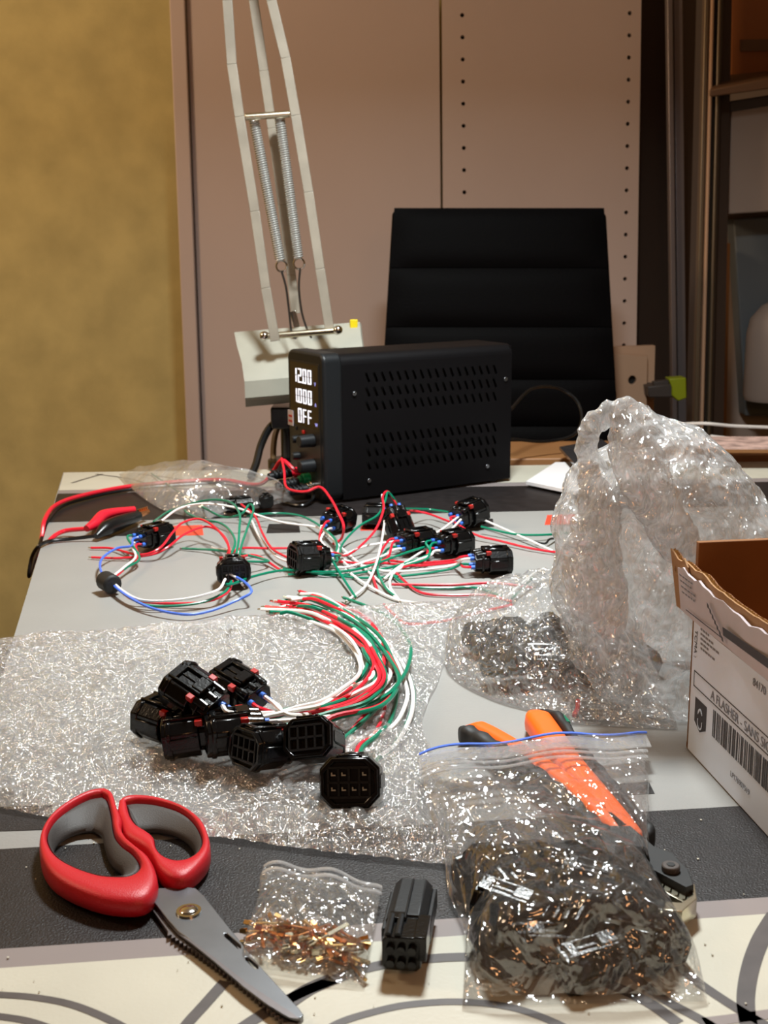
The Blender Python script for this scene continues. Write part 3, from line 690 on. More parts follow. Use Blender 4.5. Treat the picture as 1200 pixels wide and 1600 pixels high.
# ------------------------------------------------------------------ wiring connectors
rnd = random.Random(11)
def octo(w_, h_, c, x): return [(x, y, z) for y, z in ((-w_ / 2 + c, -h_ / 2), (w_ / 2 - c, -h_ / 2), (w_ / 2, -h_ / 2 + c), (w_ / 2, h_ / 2 - c), (w_ / 2 - c, h_ / 2), (-w_ / 2 + c, h_ / 2), (-w_ / 2, h_ / 2 - c), (-w_ / 2, -h_ / 2 + c))]
def connector(label, M, L_=0.034, w_=0.028, h_=0.022, nseal=4, pins=False, tab=True, group=None, parts=True, seals=True, name='wire_connector'):
    """female sealed automotive connector, mating face at +X, wires leave at -X"""
    t = thing(name, label, 'connector', M, group)
    m = MB(); xf = L_ / 2
    # shell: octagonal sleeve open at the front
    c = h_ * 0.24; o1 = octo(w_, h_, c, xf); o0 = octo(w_, h_, c, -L_ * 0.12); i1 = octo(w_ * 0.86, h_ * 0.82, c * 0.9, xf); i0 = octo(w_ * 0.86, h_ * 0.82, c * 0.9, xf - 0.006)
    n = 8; V_ = o0 + o1 + i1 + i0
    F_ = [tuple(range(n))[::-1], tuple(range(3 * n, 4 * n))]
    for b in range(3): F_ += [(b * n + i, b * n + (i + 1) % n, (b + 1) * n + (i + 1) % n, (b + 1) * n + i) for i in range(n)]
    m.add(V_, F_)
    m.prism(octo(w_ * 1.05, h_ * 1.06, c, xf - 0.0025), octo(w_ * 1.05, h_ * 1.06, c, xf - 0.0055))
    # raised rails and latch
    for s_ in (-1, 1): m.box((xf * 0.2, s_ * w_ * 0.2, h_ / 2 + 0.0008), (L_ * 0.72, 0.0018, 0.0020))
    m.box((xf * 0.72, 0, h_ / 2 + 0.0012), (0.004, w_ * 0.46, 0.0012)); m.box((0.002, 0, h_ / 2), (L_ * 0.5, 0.0012, 0.0016)); m.box((-xf * 0.3, 0, h_ / 2 + 0.0012), (0.008, w_ * 0.34, 0.0022))
    for s_ in (-1, 1): m.box((xf * 0.25, s_ * w_ / 2, 0), (L_ * 0.5, 0.0022, h_ * 0.3))
    m.build('housing', 'black_plastic', t, smooth=25, bevel=0.0005, seg=1)
    m = MB(); m.prism(octo(w_ * 0.82, h_ * 0.78, c * 0.8, -L_ * 0.12), octo(w_ * 0.76, h_ * 0.72, c * 0.8, -L_ * 0.5))
    for s_ in (-1, 0, 1): m.cyl((-L_ * 0.46, s_ * w_ * 0.26, h_ * 0.30), (-L_ * 0.16, s_ * w_ * 0.26, h_ * 0.36), 0.003, 10)
    m.prism(octo(w_ * 0.9, h_ * 0.86, c * 0.8, -L_ * 0.26), octo(w_ * 0.9, h_ * 0.86, c * 0.8, -L_ * 0.32))
    m.build('rear_collar', 'black_plastic', t, smooth=25, bevel=0.0004, seg=1)
    if parts:                                     # cavity grid of the mating face
        m = MB(); gw, gh = w_ * 0.72, h_ * 0.6; xg = xf - 0.0016
        for k in range(5): m.box((xg, -gw / 2 + gw * k / 4, 0), (0.003, 0.0011, gh))
        for k in range(3): m.box((xg, 0, -gh / 2 + gh * k / 2), (0.003, gw + 0.001, 0.0012))
        m.build('cavity_grid', 'black_satin', t, smooth=0)
        if pins:
            for r_ in range(2):
                for k in range(4):
                    if (r_, k) in ((1, 2),): continue
                    y = -gw * 0.375 + gw * k * 0.25; z = (r_ - 0.5) * gh * 0.5
                    MB().box((xf - 0.0004, y, z), (0.0012, 0.0022, 0.0007)).box((xf - 0.0004, y - 0.0008, z + 0.0008), (0.0012, 0.0006, 0.0012)).build('terminal', 'lamp_paint_pale', t, smooth=0)
    if tab:
        o = MB().box((-L_ * 0.14, -w_ * 0.34, h_ * 0.43), (0.0045, 0.0036, 0.0036)).box((-L_ * 0.14, w_ * 0.34, h_ * 0.43), (0.0045, 0.0036, 0.0036)).build('lock_tab', 'tab_red', t, bevel=0.0004)
    t_off = []
    for k in range(nseal):
        y = (k - (nseal - 1) / 2) * w_ * 0.17; z = (0.0035 if k % 2 else -0.0035); t_off.append((y, z))
        if seals: MB().cyl((-L_ * 0.47, y, z), (-L_ * 0.60, y, z), 0.0019, 10).build('wire_seal', 'seal_blue', t)
    t['_ex'] = 0; del t['_ex']
    return t, t_off
def wire(t, off, pts, m_, r=0.00118, L_=0.034, tip=True, name='wire', label=None):
    """wire leaving connector t at its rear, then through image points (px, py, height)"""
    M = ROOTM[t.name]; q = []
    if off is not None:
        q = [M @ Vector((-L_ * 0.52, off[0], off[1])), M @ Vector((-L_ * 0.80, off[0] * 0.9, off[1] * 0.8))]
    q += [P(*p) for p in pts]
    q = spline(q, 7)
    for v in q: v.z = max(v.z, ZT + r + 0.0004) if P(0, 900).z <= v.z or v.x > -0.42 and v.z > ZT - 0.005 else v.z
    o = MB().tube(q, r, 7).build(name, m_, t, world=True)
    if tip:
        d = (q[-1] - q[-2]).normalized(); MB().tube([q[-1], q[-1] + d * 0.003], r * 0.55, 5).build('bare_tip', 'brass_pale', t, world=True).parent = o
    return o
R_, Wt, G_, B_ = 'wire_red', 'wire_white', 'wire_green', 'wire_blue'
HC = 0.0125
# --- far group
tA, oA = connector('black connector with blue wires at the left, beside the crocodile clip', frame(P(240, 838, HC), 50, 0, 0))
wire(tA, oA[0], [(214, 872, .008), (190, 893, .008), (178, 908, .009), (200, 933, .006), (230, 941, .004), (290, 943, .004), (330, 938, .006), (356, 925, .008), (363, 908, .01)], R_, tip=False)
wire(tA, oA[1], [(205, 853, .014), (182, 857, .012), (160, 872, .010), (157, 890, .010), (170, 908, .009), (200, 932, .008), (240, 951, .006), (290, 960, .005), (330, 954, .005), (370, 938, .008), (390, 928, .012), (392, 920, .014), (383, 910, .014), (370, 902, .012)], B_, tip=False)
wire(tA, oA[2], [(212, 870, .010), (192, 888, .010), (176, 907, .010), (210, 934, .008), (250, 939, .008), (300, 934, .010), (340, 922, .014), (352, 905, .016)], Wt, tip=False)
wire(tA, oA[3], [(218, 872, .008), (196, 888, .008), (176, 910, .008), (218, 942, .006), (262, 947, .005), (315, 941, .006), (350, 926, .009), (362, 908, .012)], G_, tip=False)
a, b = P(166, 900, .009), P(172, 924, .009)
ht = MB().cyl(P(163, 906, .010), P(177, 914, .010), 0.0085, 16).build('heat_shrink_sleeve', 'rubber', tA, world=True, bevel=0.002)
tB, oB = connector('black connector on end left of centre, green wires arching over it', frame(P(364, 890, .014), -80, 6, 0))
wire(tB, oB[0], [(357, 853, .016), (343, 831, .018), (320, 823, .018), (288, 835, .016), (265, 853, .012), (240, 866, .006), (190, 872, .003), (143, 871, .002)], R_)
wire(tB, oB[1], [(357, 853, .018), (339, 827, .022), (312, 811, .024), (285, 817, .022), (269, 833, .018), (249, 857, .012), (218, 867, .006), (175, 857, .003), (142, 856, .002)], R_)
wire(tB, oB[2], [(372, 850, .02), (374, 825, .03), (374, 802, .034), (360, 785, .03), (330, 781, .025), (295, 788, .015), (262, 800, .004), (240, 815, .02)], G_, tip=False)
wire(tB, oB[3], [(378, 850, .02), (388, 821, .025), (396, 796, .03), (390, 788, .03), (377, 803, .022), (350, 808, .014), (320, 794, .012), (296, 780, .01), (262, 757, .006), (237, 740, .003)], G_)
wire(tB, oB[0], [(367, 850, .02), (359, 829, .022), (343, 817, .022), (322, 813, .02), (298, 805, .012), (288, 797, .006)], G_, tip=False)
wire(tB, oB[1], [(372, 858, .014), (420, 857, .006), (470, 857, .004), (500, 860, .003)], R_)
wire(tB, oB[2], [(372, 862, .012), (340, 858, .005), (331, 855, .003)], Wt)
wire(tB, oB[3], [(420, 877, .006), (375, 865, .008), (328, 859, .004), (285, 857, .002)], G_)
wire(tB, None, [(353, 913, .014), (365, 912, .012), (398, 900, .008), (445, 891, .006), (500, 894, .005), (560, 889, .006), (640, 862, .01), (688, 848, .012)], G_, tip=False)
wire(tB, None, [(368, 872, .010), (400, 868, .006), (437, 890, .002)], R_)
wire(tB, None, [(346, 915, .004), (356, 897, .014), (372, 905, .01), (380, 915, .004)], Wt)
tC, oC = connector('black connector showing its cavities, centre of the wire tangle', frame(P(484, 872, .014), 205, 4, 0), L_=0.034, w_=0.03, h_=0.027)
wire(tC, oC[0], [(540, 866, .006), (573, 853, .008), (630, 844, .012), (677, 835, .016), (716, 808, .016)], Wt, tip=False)
wire(tC, oC[1], [(540, 868, .006), (560, 856, .012), (586, 829, .02), (599, 797, .034), (598, 776, .04), (606, 768, .04), (618, 786, .028), (624, 798, .018)], R_, tip=False)
wire(tC, oC[2], [(535, 850, .006), (560, 823, .015), (590, 805, .024), (602, 782, .036), (606, 769, .04), (616, 780, .032), (628, 797, .018)], G_, tip=False)
wire(tC, oC[3], [(525, 868, .006), (525, 845, .01), (500, 822, .01), (469, 806, .008), (430, 802, .008), (385, 806, .010)], G_)
wire(tC, oC[0], [(528, 858, .006), (516, 838, .006), (495, 824, .006), (445, 817, .008), (406, 806, .012), (367, 793, .018), (320, 787, .022), (281, 794, .018), (252, 814, .012)], Wt, tip=False)
wire(tC, None, [(457, 875, .01), (426, 858, .01), (410, 833, .012), (398, 806, .014), (377, 788, .018)], R_)
wire(tC, None, [(457, 880, .008), (430, 868, .006), (405, 838, .006), (393, 812, .008)], Wt)
wire(tC, oC[2], [(513, 862, .014), (515, 868, .012), (534, 900, .006), (556, 934, .004)], G_)
wire(tC, None, [(597, 773, .036), (601, 809, .02), (592, 866, .01), (573, 913, .005), (541, 940, .003)], Wt)
tD, oD = connector('black connector touching the front foot of the power supply', frame(P(527, 812, HC), 60, 0, 10))
wire(tD, oD[0], [(503, 838, .006), (505, 850, .004), (545, 885, .003)], Wt)
wire(tD, oD[1], [(500, 835, .006), (500, 852, .003)], R_)
wire(tD, oD[2], [(515, 838, .006), (527, 850, .004), (600, 915, .002), (620, 935, .002)], Wt)
tE, oE = connector('black connector lying left of the highest wire loop, at the power supply foot', frame(P(594, 806, HC), 170, 0, 0), tab=False)
tE2, oE2 = connector('black connector under the highest wire loop with blue seals on top', frame(P(622, 818, .016), -60, -50, 0))
tF, oF = connector('black connector with red tab in front of the looped one', frame(P(650, 846, HC), 30, 0, 0))
tG, oG = connector('black connector with red tab, second from right, below the glossy one', frame(P(707, 848, HC), 35, 0, 0))
tH, oH = connector('glossy black connector standing farthest back at right of the tangle', frame(P(732, 803, .016), 40, 8, 0), w_=0.03, h_=0.026)
tI, oI = connector('black connector farthest right in the tangle, in front on bare grey cloth', frame(P(768, 876, .013), 8, 0, 0))
wire(tE2, None, [(620, 795, .03), (640, 795, .02), (670, 796, .012), (700, 800, .014)], G_, tip=False)
wire(tE2, None, [(640, 797, .016), (670, 803, .012), (702, 815, .012)], R_, tip=False)
wire(tF, oF[0], [(600, 868, .006), (570, 878, .005), (535, 887, .004), (500, 880, .008)], Wt)
wire(tF, oF[1], [(605, 872, .005), (575, 880, .004), (530, 878, .003)], R_)
wire(tF, oF[2], [(600, 865, .005), (590, 890, .004), (602, 918, .003), (618, 932, .002)], G_)
wire(tF, oF[3], [(590, 872, .006), (583, 898, .003), (590, 924, .002)], R_)
wire(tG, oG[0], [(672, 868, .008), (640, 880, .005), (616, 895, .004), (609, 915, .002), (625, 940, .002)], Wt)
wire(tG, oG[1], [(668, 872, .008), (640, 882, .005), (612, 893, .004), (640, 916, .002), (700, 919, .002), (740, 918, .002), (785, 932, .002)], G_)
wire(tG, oG[2], [(662, 876, .005), (620, 890, .004), (624, 900, .003), (655, 925, .002), (700, 930, .002), (760, 930, .002), (800, 940, .002)], R_)
wire(tG, oG[3], [(670, 866, .008), (620, 884, .005), (580, 892, .003), (520, 899, .002), (443, 888, .003)], G_)
wire(tI, oI[0], [(715, 879, .008), (690, 881, .006), (650, 884, .004), (590, 879, .003)], R_)
wire(tI, oI[1], [(712, 882, .007), (680, 888, .005), (610, 893, .004), (560, 882, .003), (530, 872, .003)], Wt)
wire(tI, oI[2], [(700, 890, .005), (640, 899, .003), (560, 903, .002), (500, 895, .002), (450, 898, .002)], G_)
wire(tI, oI[3], [(705, 876, .007), (650, 880, .004), (610, 876, .003)], R_)
wire(tH, None, [(720, 812, .016), (690, 842, .012), (650, 868, .006), (618, 890, .005), (600, 905, .003)], Wt)
wire(tH, oH[1], [(742, 835, .006), (780, 845, .004), (830, 857, .003), (880, 864, .003), (930, 866, .003)], R_)
wire(tH, None, [(755, 812, .01), (800, 832, .006), (840, 850, .004), (864, 861, .002)], Wt)
wire(tH, None, [(752, 823, .008), (800, 834, .006), (840, 836, .006), (890, 833, .004)], G_)
wire(tF, None, [(612, 913, .003), (700, 914, .004), (770, 911, .004), (832, 918, .002)], R_)
wire(tF, None, [(540, 890, .003), (570, 912, .003), (612, 934, .002), (640, 941, .002), (700, 948, .002), (750, 956, .002)], Wt)
wire(tG, None, [(600, 945, .002), (618, 962, .002), (640, 975, .002), (700, 969, .002), (745, 958, .002), (800, 945, .002)], R_)
wire(tG, None, [(790, 935, .006), (812, 915, .01), (832, 898, .012), (850, 889, .012)], Wt)
wire(tG, None, [(800, 935, .004), (818, 918, .006), (832, 903, .008)], G_)
o = MB().tube(spline([P(835, 847, .003), P(852, 849, .003), P(858, 843, .006), P(868, 841, .003)], 5), 0.0012, 6).build('black_cable_tie', 'wire_black', None); tag(o, 'tiny bent black plastic tie on the grey cloth behind the big bag edge', 'cable tie')
# --- near pile on the bubble wrap
near = [
 ('black connector lying lowest at the far left of the near pile', (262, 1126), .022, 150, 5, 0, 3),
 ('black connector at lower left of the near pile under the upright one', (302, 1145), .021, 186, -6, 0, 3),
 ('black connector tilted on top at the left of the near pile, red tab visible', (306, 1086), .040, 148, 20, -20, 4),
 ('black connector at the top of the near pile nearest the bundle start', (374, 1076), .026, 140, 12, -15, 4),
 ('black connector in the middle of the near pile, seen from its side', (366, 1142), .024, 196, 0, 0, 3),
 ('black connector with a dark cavity grid facing lower left in the near pile', (418, 1166), .022, 222, 12, 5, 3),
]
nc = []
for lb_, (px, py), h_, yw, pt, rl, ns_ in near:
    nc.append(connector(lb_, frame(P(px, py, h_), yw, pt, rl), nseal=ns_))
t7, o7 = connector('black connector propped up with eight square cavities facing the camera', frame(P(496, 1160, .024), 248, 32, 14), nseal=3, tab=False)
t8, o8 = connector('black connector nearest the camera in the bundle, pale terminals in its face', frame(P(553, 1220, .020), 262, 22, 4), nseal=4, tab=False, pins=True, w_=0.030, h_=0.025)
inner_p = [(450, 1108, .012), (500, 1096, .012), (540, 1078, .014), (562, 1050, .014), (560, 1022, .012), (535, 994, .01), (500, 976, .008), (455, 962, .006), (412, 957, .006)]
outer_p = [(455, 1124, .010), (520, 1124, .012), (590, 1100, .014), (628, 1066, .016), (628, 1030, .014), (600, 988, .012), (560, 955, .010), (515, 930, .006), (470, 925, .004)]
cols = [Wt, G_, Wt, R_, Wt, G_, R_, Wt, R_, G_, Wt, Wt, G_, R_, G_, Wt, G_, R_, G_, Wt]
ki = 0
for ci, (t, offs) in enumerate(nc):
    for j, of in enumerate(offs):
        f = min(1, max(0, (ki + 0.5) / 20 + rnd.uniform(-.1, .1))); pts = []
        cut = rnd.randint(0, 2); nP = len(inner_p)
        for i in range(1 if ci > 3 else 0, nP):
            a, b = inner_p[i], outer_p[i]; ff = f * (1 if i < 4 else 0.8) ; wob = rnd.uniform(-9, 9) if i > 1 else rnd.uniform(-2, 2)
            pts.append((a[0] + (b[0] - a[0]) * ff + wob, a[1] + (b[1] - a[1]) * ff + wob * 0.5, a[2] + rnd.uniform(0.0, .012)))
        if cut == 2: pts[-1] = lerp(pts[-2], pts[-1], 0.6)
        elif cut == 0: pts[-1] = (pts[-1][0] - rnd.uniform(0, 22), pts[-1][1] + rnd.uniform(-4, 12), pts[-1][2])
        wire(t, of, pts, cols[ki % 20], r=.0014); ki += 1
wire(t7, o7[0], [(575, 1110, .014), (592, 1070, .018), (600, 1030, .018), (598, 1000, .014), (570, 965, .010), (520, 940, .007), (468, 924, .003)], R_, r=.0014)
wire(t7, o7[1], [(580, 1115, .014), (612, 1080, .018), (636, 1045, .016), (640, 1005, .012), (612, 968, .008), (580, 950, .006), (537, 934, .004)], G_, r=.0014)
wire(t7, o7[2], [(575, 1145, .008), (610, 1138, .010), (632, 1105, .012), (634, 1070, .012), (606, 1012, .012), (560, 968, .010), (505, 932, .007), (470, 928, .003)], Wt, r=.0014)
wire(t8, o8[0], [(560, 1168, .012), (585, 1148, .010), (600, 1110, .010), (600, 1070, .012), (615, 1040, .012), (590, 1000, .010), (520, 965, .008), (440, 945, .006)], R_, r=.0014)
wire(t8, o8[1], [(565, 1170, .012), (592, 1146, .012), (612, 1120, .010), (618, 1060, .010), (580, 990, .012), (500, 950, .008), (452, 942, .004)], G_, r=.0014)
wire(t8, o8[2], [(585, 1190, .008), (620, 1160, .006), (644, 1110, .008), (640, 1060, .010), (610, 1010, .010), (575, 985, .008), (500, 968, .008), (422, 948, .006)], Wt, r=.0014)
wire(t8, o8[3], [(590, 1186, .008), (615, 1165, .006), (640, 1120, .006), (646, 1080, .008), (628, 1035, .008), (600, 1005, .008), (510, 955, .006), (424, 950, .005)], G_, r=.0014)

# ------------------------------------------------------------------ single connector in front (male side)
MC = frame(P(636, 1450, .0115), 262, 0, 0) @ Matrix.Scale(0.9, 4)
t9 = thing('wire_connector', 'charcoal connector standing alone between the two zip bags', 'connector', MC)
m = MB(); m.prism(octo(.0185, .018, .003, -.030), octo(.0195, .019, .0035, .004))
m.box((-.010, 0, .0098), (.036, .0012, .0014)); m.box((-.012, .0105, 0), (.034, .0024, .010)); m.box((-.012, -.0105, -.002), (.034, .0024, .008))
m.build('rear_shell', 'black_satin', t9, bevel=.0006, smooth=25)
m = MB(); m.prism(octo(.018, .017, .002, .004), octo(.018, .017, .002, .022)); m.box((.012, .0085, .003), (.020, .006, .012)); m.box((.006, -.004, .0095), (.006, .007, .002))
m.build('front_block', 'black_plastic', t9, bevel=.0005, smooth=25)
m = MB()
for s_ in (-1, 1): m.cyl((.006, -.004 + s_ * .0022, .0098), (.021, -.004 + s_ * .0022, .0088), .0016, 8)
m.build('latch_rail', 'black_satin', t9)
m = MB()
for k in range(3):
    for j in range(2): m.cyl((.021, -.005 + k * .005, -.004 + j * .007), (.0245, -.005 + k * .005, -.004 + j * .007), .0021, 8)
m.build('cavity_tube', 'black_plastic', t9)

# ------------------------------------------------------------------ test leads and crocodile clip
cr = thing('red_test_lead', 'red test lead with red clip cover running from the power supply', 'test lead', Matrix.Translation(P(180, 815)))
MB().tube(spline([P(486, 738, .03), P(462, 735, .035), P(441, 719, .045), P(428, 735, .03), P(412, 754, .015), P(392, 757, .008), P(350, 750, .006), P(290, 752, .006), P(200, 760, .006), P(125, 775, .008), P(86, 790, .008), P(70, 812, .004), P(66, 835, -.008), P(60, 872, -.03), P(66, 862, -.012), P(80, 842, .004), P(100, 830, .006), P(136, 826, .010)], 8), 0.0024, 8).build('lead_cable', 'wire_red', cr, world=True)
def clip_half(pts, rr, m_, par, nm):
    q = spline([P(*p) for p in pts], 5); k = len(q); r_ = [rr[0] + 0 for _ in q]
    r_ = [np.interp(i / (k - 1) * (len(rr) - 1), range(len(rr)), rr) for i in range(k)]
    return MB().tube(q, 0.005, 10, rr=r_).build(nm, m_, par, world=True)
clip_half([(135, 826, .011), (148, 818, .013), (160, 806, .017), (180, 800, .018), (210, 796, .017)], [.0035, .0058, .006, .0045, .0035], 'wire_red', cr, 'clip_cover')
bk = thing('black_test_lead', 'black test lead with black clip cover under the red one', 'test lead', Matrix.Translation(P(180, 825)))
MB().tube(spline([P(490, 765, .016), P(488, 780, .006), P(470, 790, .003), P(436, 782, .003), P(404, 764, .003), P(350, 755, .003), P(290, 757, .003), P(200, 765, .003), P(125, 781, .003), P(92, 794, .003), P(74, 815, .002), P(66, 838, -.010), P(46, 900, -.03), P(50, 870, -.010), P(62, 852, .003), P(80, 845, .003), P(110, 842, .003), P(152, 837, .006)], 8), 0.0019, 8).build('lead_cable', 'wire_black', bk, world=True)
clip_half([(150, 838, .006), (165, 826, .010), (185, 817, .011), (215, 806, .010)], [.003, .008, .008, .006], 'wire_black', bk, 'clip_cover')
a = P(213, 805, .011); b = P(231, 799, .011)
m = MB().cyl(a, b, .0045, 8, .003)
for k in range(5): c = a.lerp(b, .2 + k * .18); m.box((c.x, c.y, c.z + .004), (.0018, .004, .003))
m.build('clip_jaw', 'copper', bk, world=True, smooth=0)
cable('red_hook_up_wire', [(478, 768, .032), (456, 766, .030), (446, 758, .03), (444, 736, .04), (440, 716, .05)][::-1] + [(500, 761, .036), (516, 778, .030), (528, 800, .030), (537, 822, .022), (533, 842, .008), (520, 850, .003)], 0.0014, 'wire_red', 'thin red wire dropping from the power supply terminals to the tangle', 'wire')

# ------------------------------------------------------------------ scissors
MSc = Matrix.Translation(P(296, 1424, 0))
sc = thing('scissors', 'large scissors with red and grey handles and a serrated lower blade', 'scissors', MSc)
def tp(pts, h=0.0): return [P(px, py, h) for px, py in pts]
def resamp(pts, n, closed=True):
    pts = spline(pts + [pts[0]], 6)[:-1] if closed else spline(pts, 6)
    q = pts + [pts[0]]; L_ = [0]
    for i in range(len(q) - 1): L_.append(L_[-1] + (q[i + 1] - q[i]).length)
    out = []
    for k in range(n):
        s = L_[-1] * k / n; i = max(j for j in range(len(L_)) if L_[j] <= s + 1e-12); i = min(i, len(q) - 2)
        t = (s - L_[i]) / max(L_[i + 1] - L_[i], 1e-9); out.append(q[i].lerp(q[i + 1], t))
    return out
def ring(outer, inner, z0, z1, m_, nm, zi=None, n=120):
    O = resamp(outer, n); I = resamp(inner, n)
    k0 = min(range(n), key=lambda k: sum(((I[(i + k) % n] - O[i]).length for i in range(0, n, 5)))); I = [I[(i + k0) % n] for i in range(n)]
    ns = 14; vs = []; zi = z1 if zi is None else zi
    for s in range(ns):
        t = 2 * math.pi * s / ns; c = math.cos(t); s_ = math.sin(t)
        c = math.copysign(abs(c) ** 0.75, c); s_ = math.copysign(abs(s_) ** 0.6, s_)
        f = (1 - c) / 2
        for i in range(n):
            p = O[i].lerp(I[i], f); zt = z1 + (zi - z1) * f; zz = (z0 + zt) / 2 + (zt - z0) / 2 * s_
            vs.append((p.x, p.y, ZT + zz))
    fs = [(s * n + i, s * n + (i + 1) % n, ((s + 1) % ns) * n + (i + 1) % n, ((s + 1) % ns) * n + i) for s in range(ns) for i in range(n)]
    return MB().add(vs, fs).build(nm, m_, sc, world=True, smooth=60)
hh = 0.006
LO = [(165, 1249), (143, 1252), (110, 1268), (80, 1292), (64, 1322), (64, 1352), (76, 1378), (98, 1397), (135, 1414), (170, 1424), (210, 1427), (234, 1420), (247, 1400), (246, 1382), (236, 1360), (216, 1343), (200, 1330), (191, 1312), (192, 1298), (184, 1278), (177, 1256)]
LL = [(160, 1256), (140, 1260), (112, 1275), (88, 1295), (75, 1318), (78, 1338), (92, 1356), (118, 1371), (150, 1382), (175, 1385), (200, 1384), (216, 1376), (219, 1364), (208, 1348), (192, 1336), (181, 1322), (177, 1306), (174, 1284), (168, 1262)]
LH = [(146, 1297), (126, 1299), (104, 1307), (88, 1320), (84, 1334), (93, 1350), (112, 1363), (140, 1375), (165, 1381), (182, 1380), (192, 1372), (190, 1363), (178, 1353), (168, 1338), (163, 1322), (158, 1305)]
RO = [(186, 1266), (200, 1258), (230, 1258), (265, 1266), (295, 1280), (318, 1300), (329, 1330), (326, 1352), (308, 1374), (288, 1387), (268, 1386), (250, 1374), (238, 1354), (228, 1340), (214, 1330), (196, 1318), (190, 1300), (184, 1284)]
RL = [(198, 1266), (215, 1264), (245, 1267), (280, 1278), (303, 1296), (316, 1322), (312, 1342), (296, 1354), (274, 1357), (254, 1350), (244, 1338), (241, 1322), (230, 1312), (214, 1302), (204, 1288)]
RH = [(218, 1299), (248, 1298), (278, 1306), (298, 1320), (305, 1338), (298, 1350), (280, 1356), (262, 1353), (249, 1344), (243, 1332), (236, 1318), (226, 1308)]
ring(tp(RO, hh), tp(RL, hh), 0.0012, 0.0125, 'scissor_red', 'handle')
ring(tp(RL, hh), tp(RH, hh - 0.002), 0.0012, 0.0115, 'scissor_grey', 'grip_liner', zi=0.006)
ring(tp(LO, hh), tp(LL, hh), 0.0012, 0.0135, 'scissor_red', 'handle')
ring(tp(LL, hh), tp(LH, hh - 0.002), 0.0012, 0.0125, 'scissor_grey', 'grip_liner', zi=0.006)
def tplate(name, pts, holes, z0, z1, m_, bev=0.0003):
    T = lambda c: [(P(px, py, (z0 + z1) / 2).x, P(px, py, (z0 + z1) / 2).y) for px, py in c]
    o = plate(name, T(pts), [T(h) for h in holes], ZT + z0, ZT + z1, m_, None, bevel=bev)
    o.data.transform(ROOTM[sc.name].inverted()); o.parent = sc; return o
teeth = []
ta, tb_ = (262, 1458), (448, 1601); nt_ = 30
for k in range(nt_ + 1):
    t = k / nt_; x = ta[0] + (tb_[0] - ta[0]) * t; y = ta[1] + (tb_[1] - ta[1]) * t + 10 * math.sin(math.pi * t) * -0.6
    teeth.append((x, y)); 
    if k < nt_: teeth.append((x - 0.5, y + 7))
low = [(300, 1392), (320, 1402), (340, 1440), (400, 1520), (474, 1594), (466, 1602)] + teeth[::-1] + [(232, 1416), (262, 1392)]
tplate('lower_blade', low, [], 0.0012, 0.0030, 'steel_ground')
up = [(232, 1403), (248, 1391), (290, 1389), (306, 1391), (318, 1402), (345, 1436), (372, 1470), (402, 1508), (440, 1550), (468, 1580), (474, 1589), (470, 1594), (452, 1590), (420, 1571), (380, 1541), (335, 1502), (300, 1474), (278, 1458), (262, 1440), (245, 1418)]
def sl(x0, y0, x1, y1, w_):
    dx, dy = x1 - x0, y1 - y0; l = math.hypot(dx, dy); nx, ny = -dy / l * w_, dx / l * w_
    return [(x0 + nx, y0 + ny), (x1 + nx, y1 + ny), (x1 + dx / l * w_, y1 + dy / l * w_), (x1 - nx, y1 - ny), (x0 - nx, y0 - ny), (x0 - dx / l * w_, y0 - dy / l * w_)]
tplate('upper_blade', up, [sl(353, 1464, 374, 1483, 3.2), sl(386, 1501, 401, 1515, 3.2)], 0.0034, 0.0056, 'steel')
tplate('ground_edge', [(280, 1460), (300, 1470), (340, 1500), (385, 1535), (425, 1562), (458, 1584), (468, 1592), (452, 1590), (420, 1571), (380, 1541), (335, 1502), (300, 1474)], [], 0.0056, 0.0058, 'steel_ground', bev=0)
c = P(295, 1424, 0.006)
m = MB().cyl((c.x, c.y, ZT + .0054), (c.x, c.y, ZT + .0066), .0056, 24); m.sphere((c.x, c.y, ZT + .0062), .0044, 8, (1, 1, .35)); m.build('pivot_screw', 'chrome', sc, world=True)

# ------------------------------------------------------------------ plastic sheets and bags
def rows_grid(rows, nu, nv):
    """rows: ((pxL,pyL,hL),(pxR,pyR,hR),bulge) -> X,Y,Z grids + bulge, smooth in v, straight in u"""
    Lp = spline([P(*r[0]) for r in rows], 12); Rp = spline([P(*r[1]) for r in rows], 12); Bp = spline([Vector((r[2], 0, 0)) for r in rows], 12)
    n = len(Lp); vv = np.linspace(0, n - 1, nv)
    A = np.array([list(p) for p in Lp]); B = np.array([list(p) for p in Rp]); H = np.array([p.x for p in Bp])
    it = lambda M_: np.stack([np.interp(vv, range(n), M_[:, k]) for k in range(3)], -1)
    A, B, H = it(A), it(B), np.interp(vv, range(n), H); u = np.linspace(0, 1, nu)
    G = A[:, None] * (1 - u[None, :, None]) + B[:, None] * u[None, :, None]
    return G[..., 0], G[..., 1], G[..., 2], H[:, None] * np.ones(nu)[None], np.tile(u, (nv, 1)), np.tile(np.linspace(0, 1, nv)[:, None], (1, nu))

# bubble wrap
rows = [((-120, 1012, 0), (778, 936, 0), 0), ((-120, 1060, 0), (742, 990, 0), 0), ((-120, 1120, 0), (690, 1055, 0), 0), ((-120, 1180, 0), (662, 1130, 0), 0), ((-120, 1222, 0), (680, 1200, 0), 0), ((-120, 1244, 0), (722, 1280, 0), 0), ((-120, 1254, 0), (735, 1366, 0), 0)]
X, Y, Z, H, U_, V_ = rows_grid(rows, 460, 300)
edge = np.minimum(np.minimum(U_, 1 - U_) * 12, np.minimum(V_, 1 - V_) * 14).clip(0, 1)
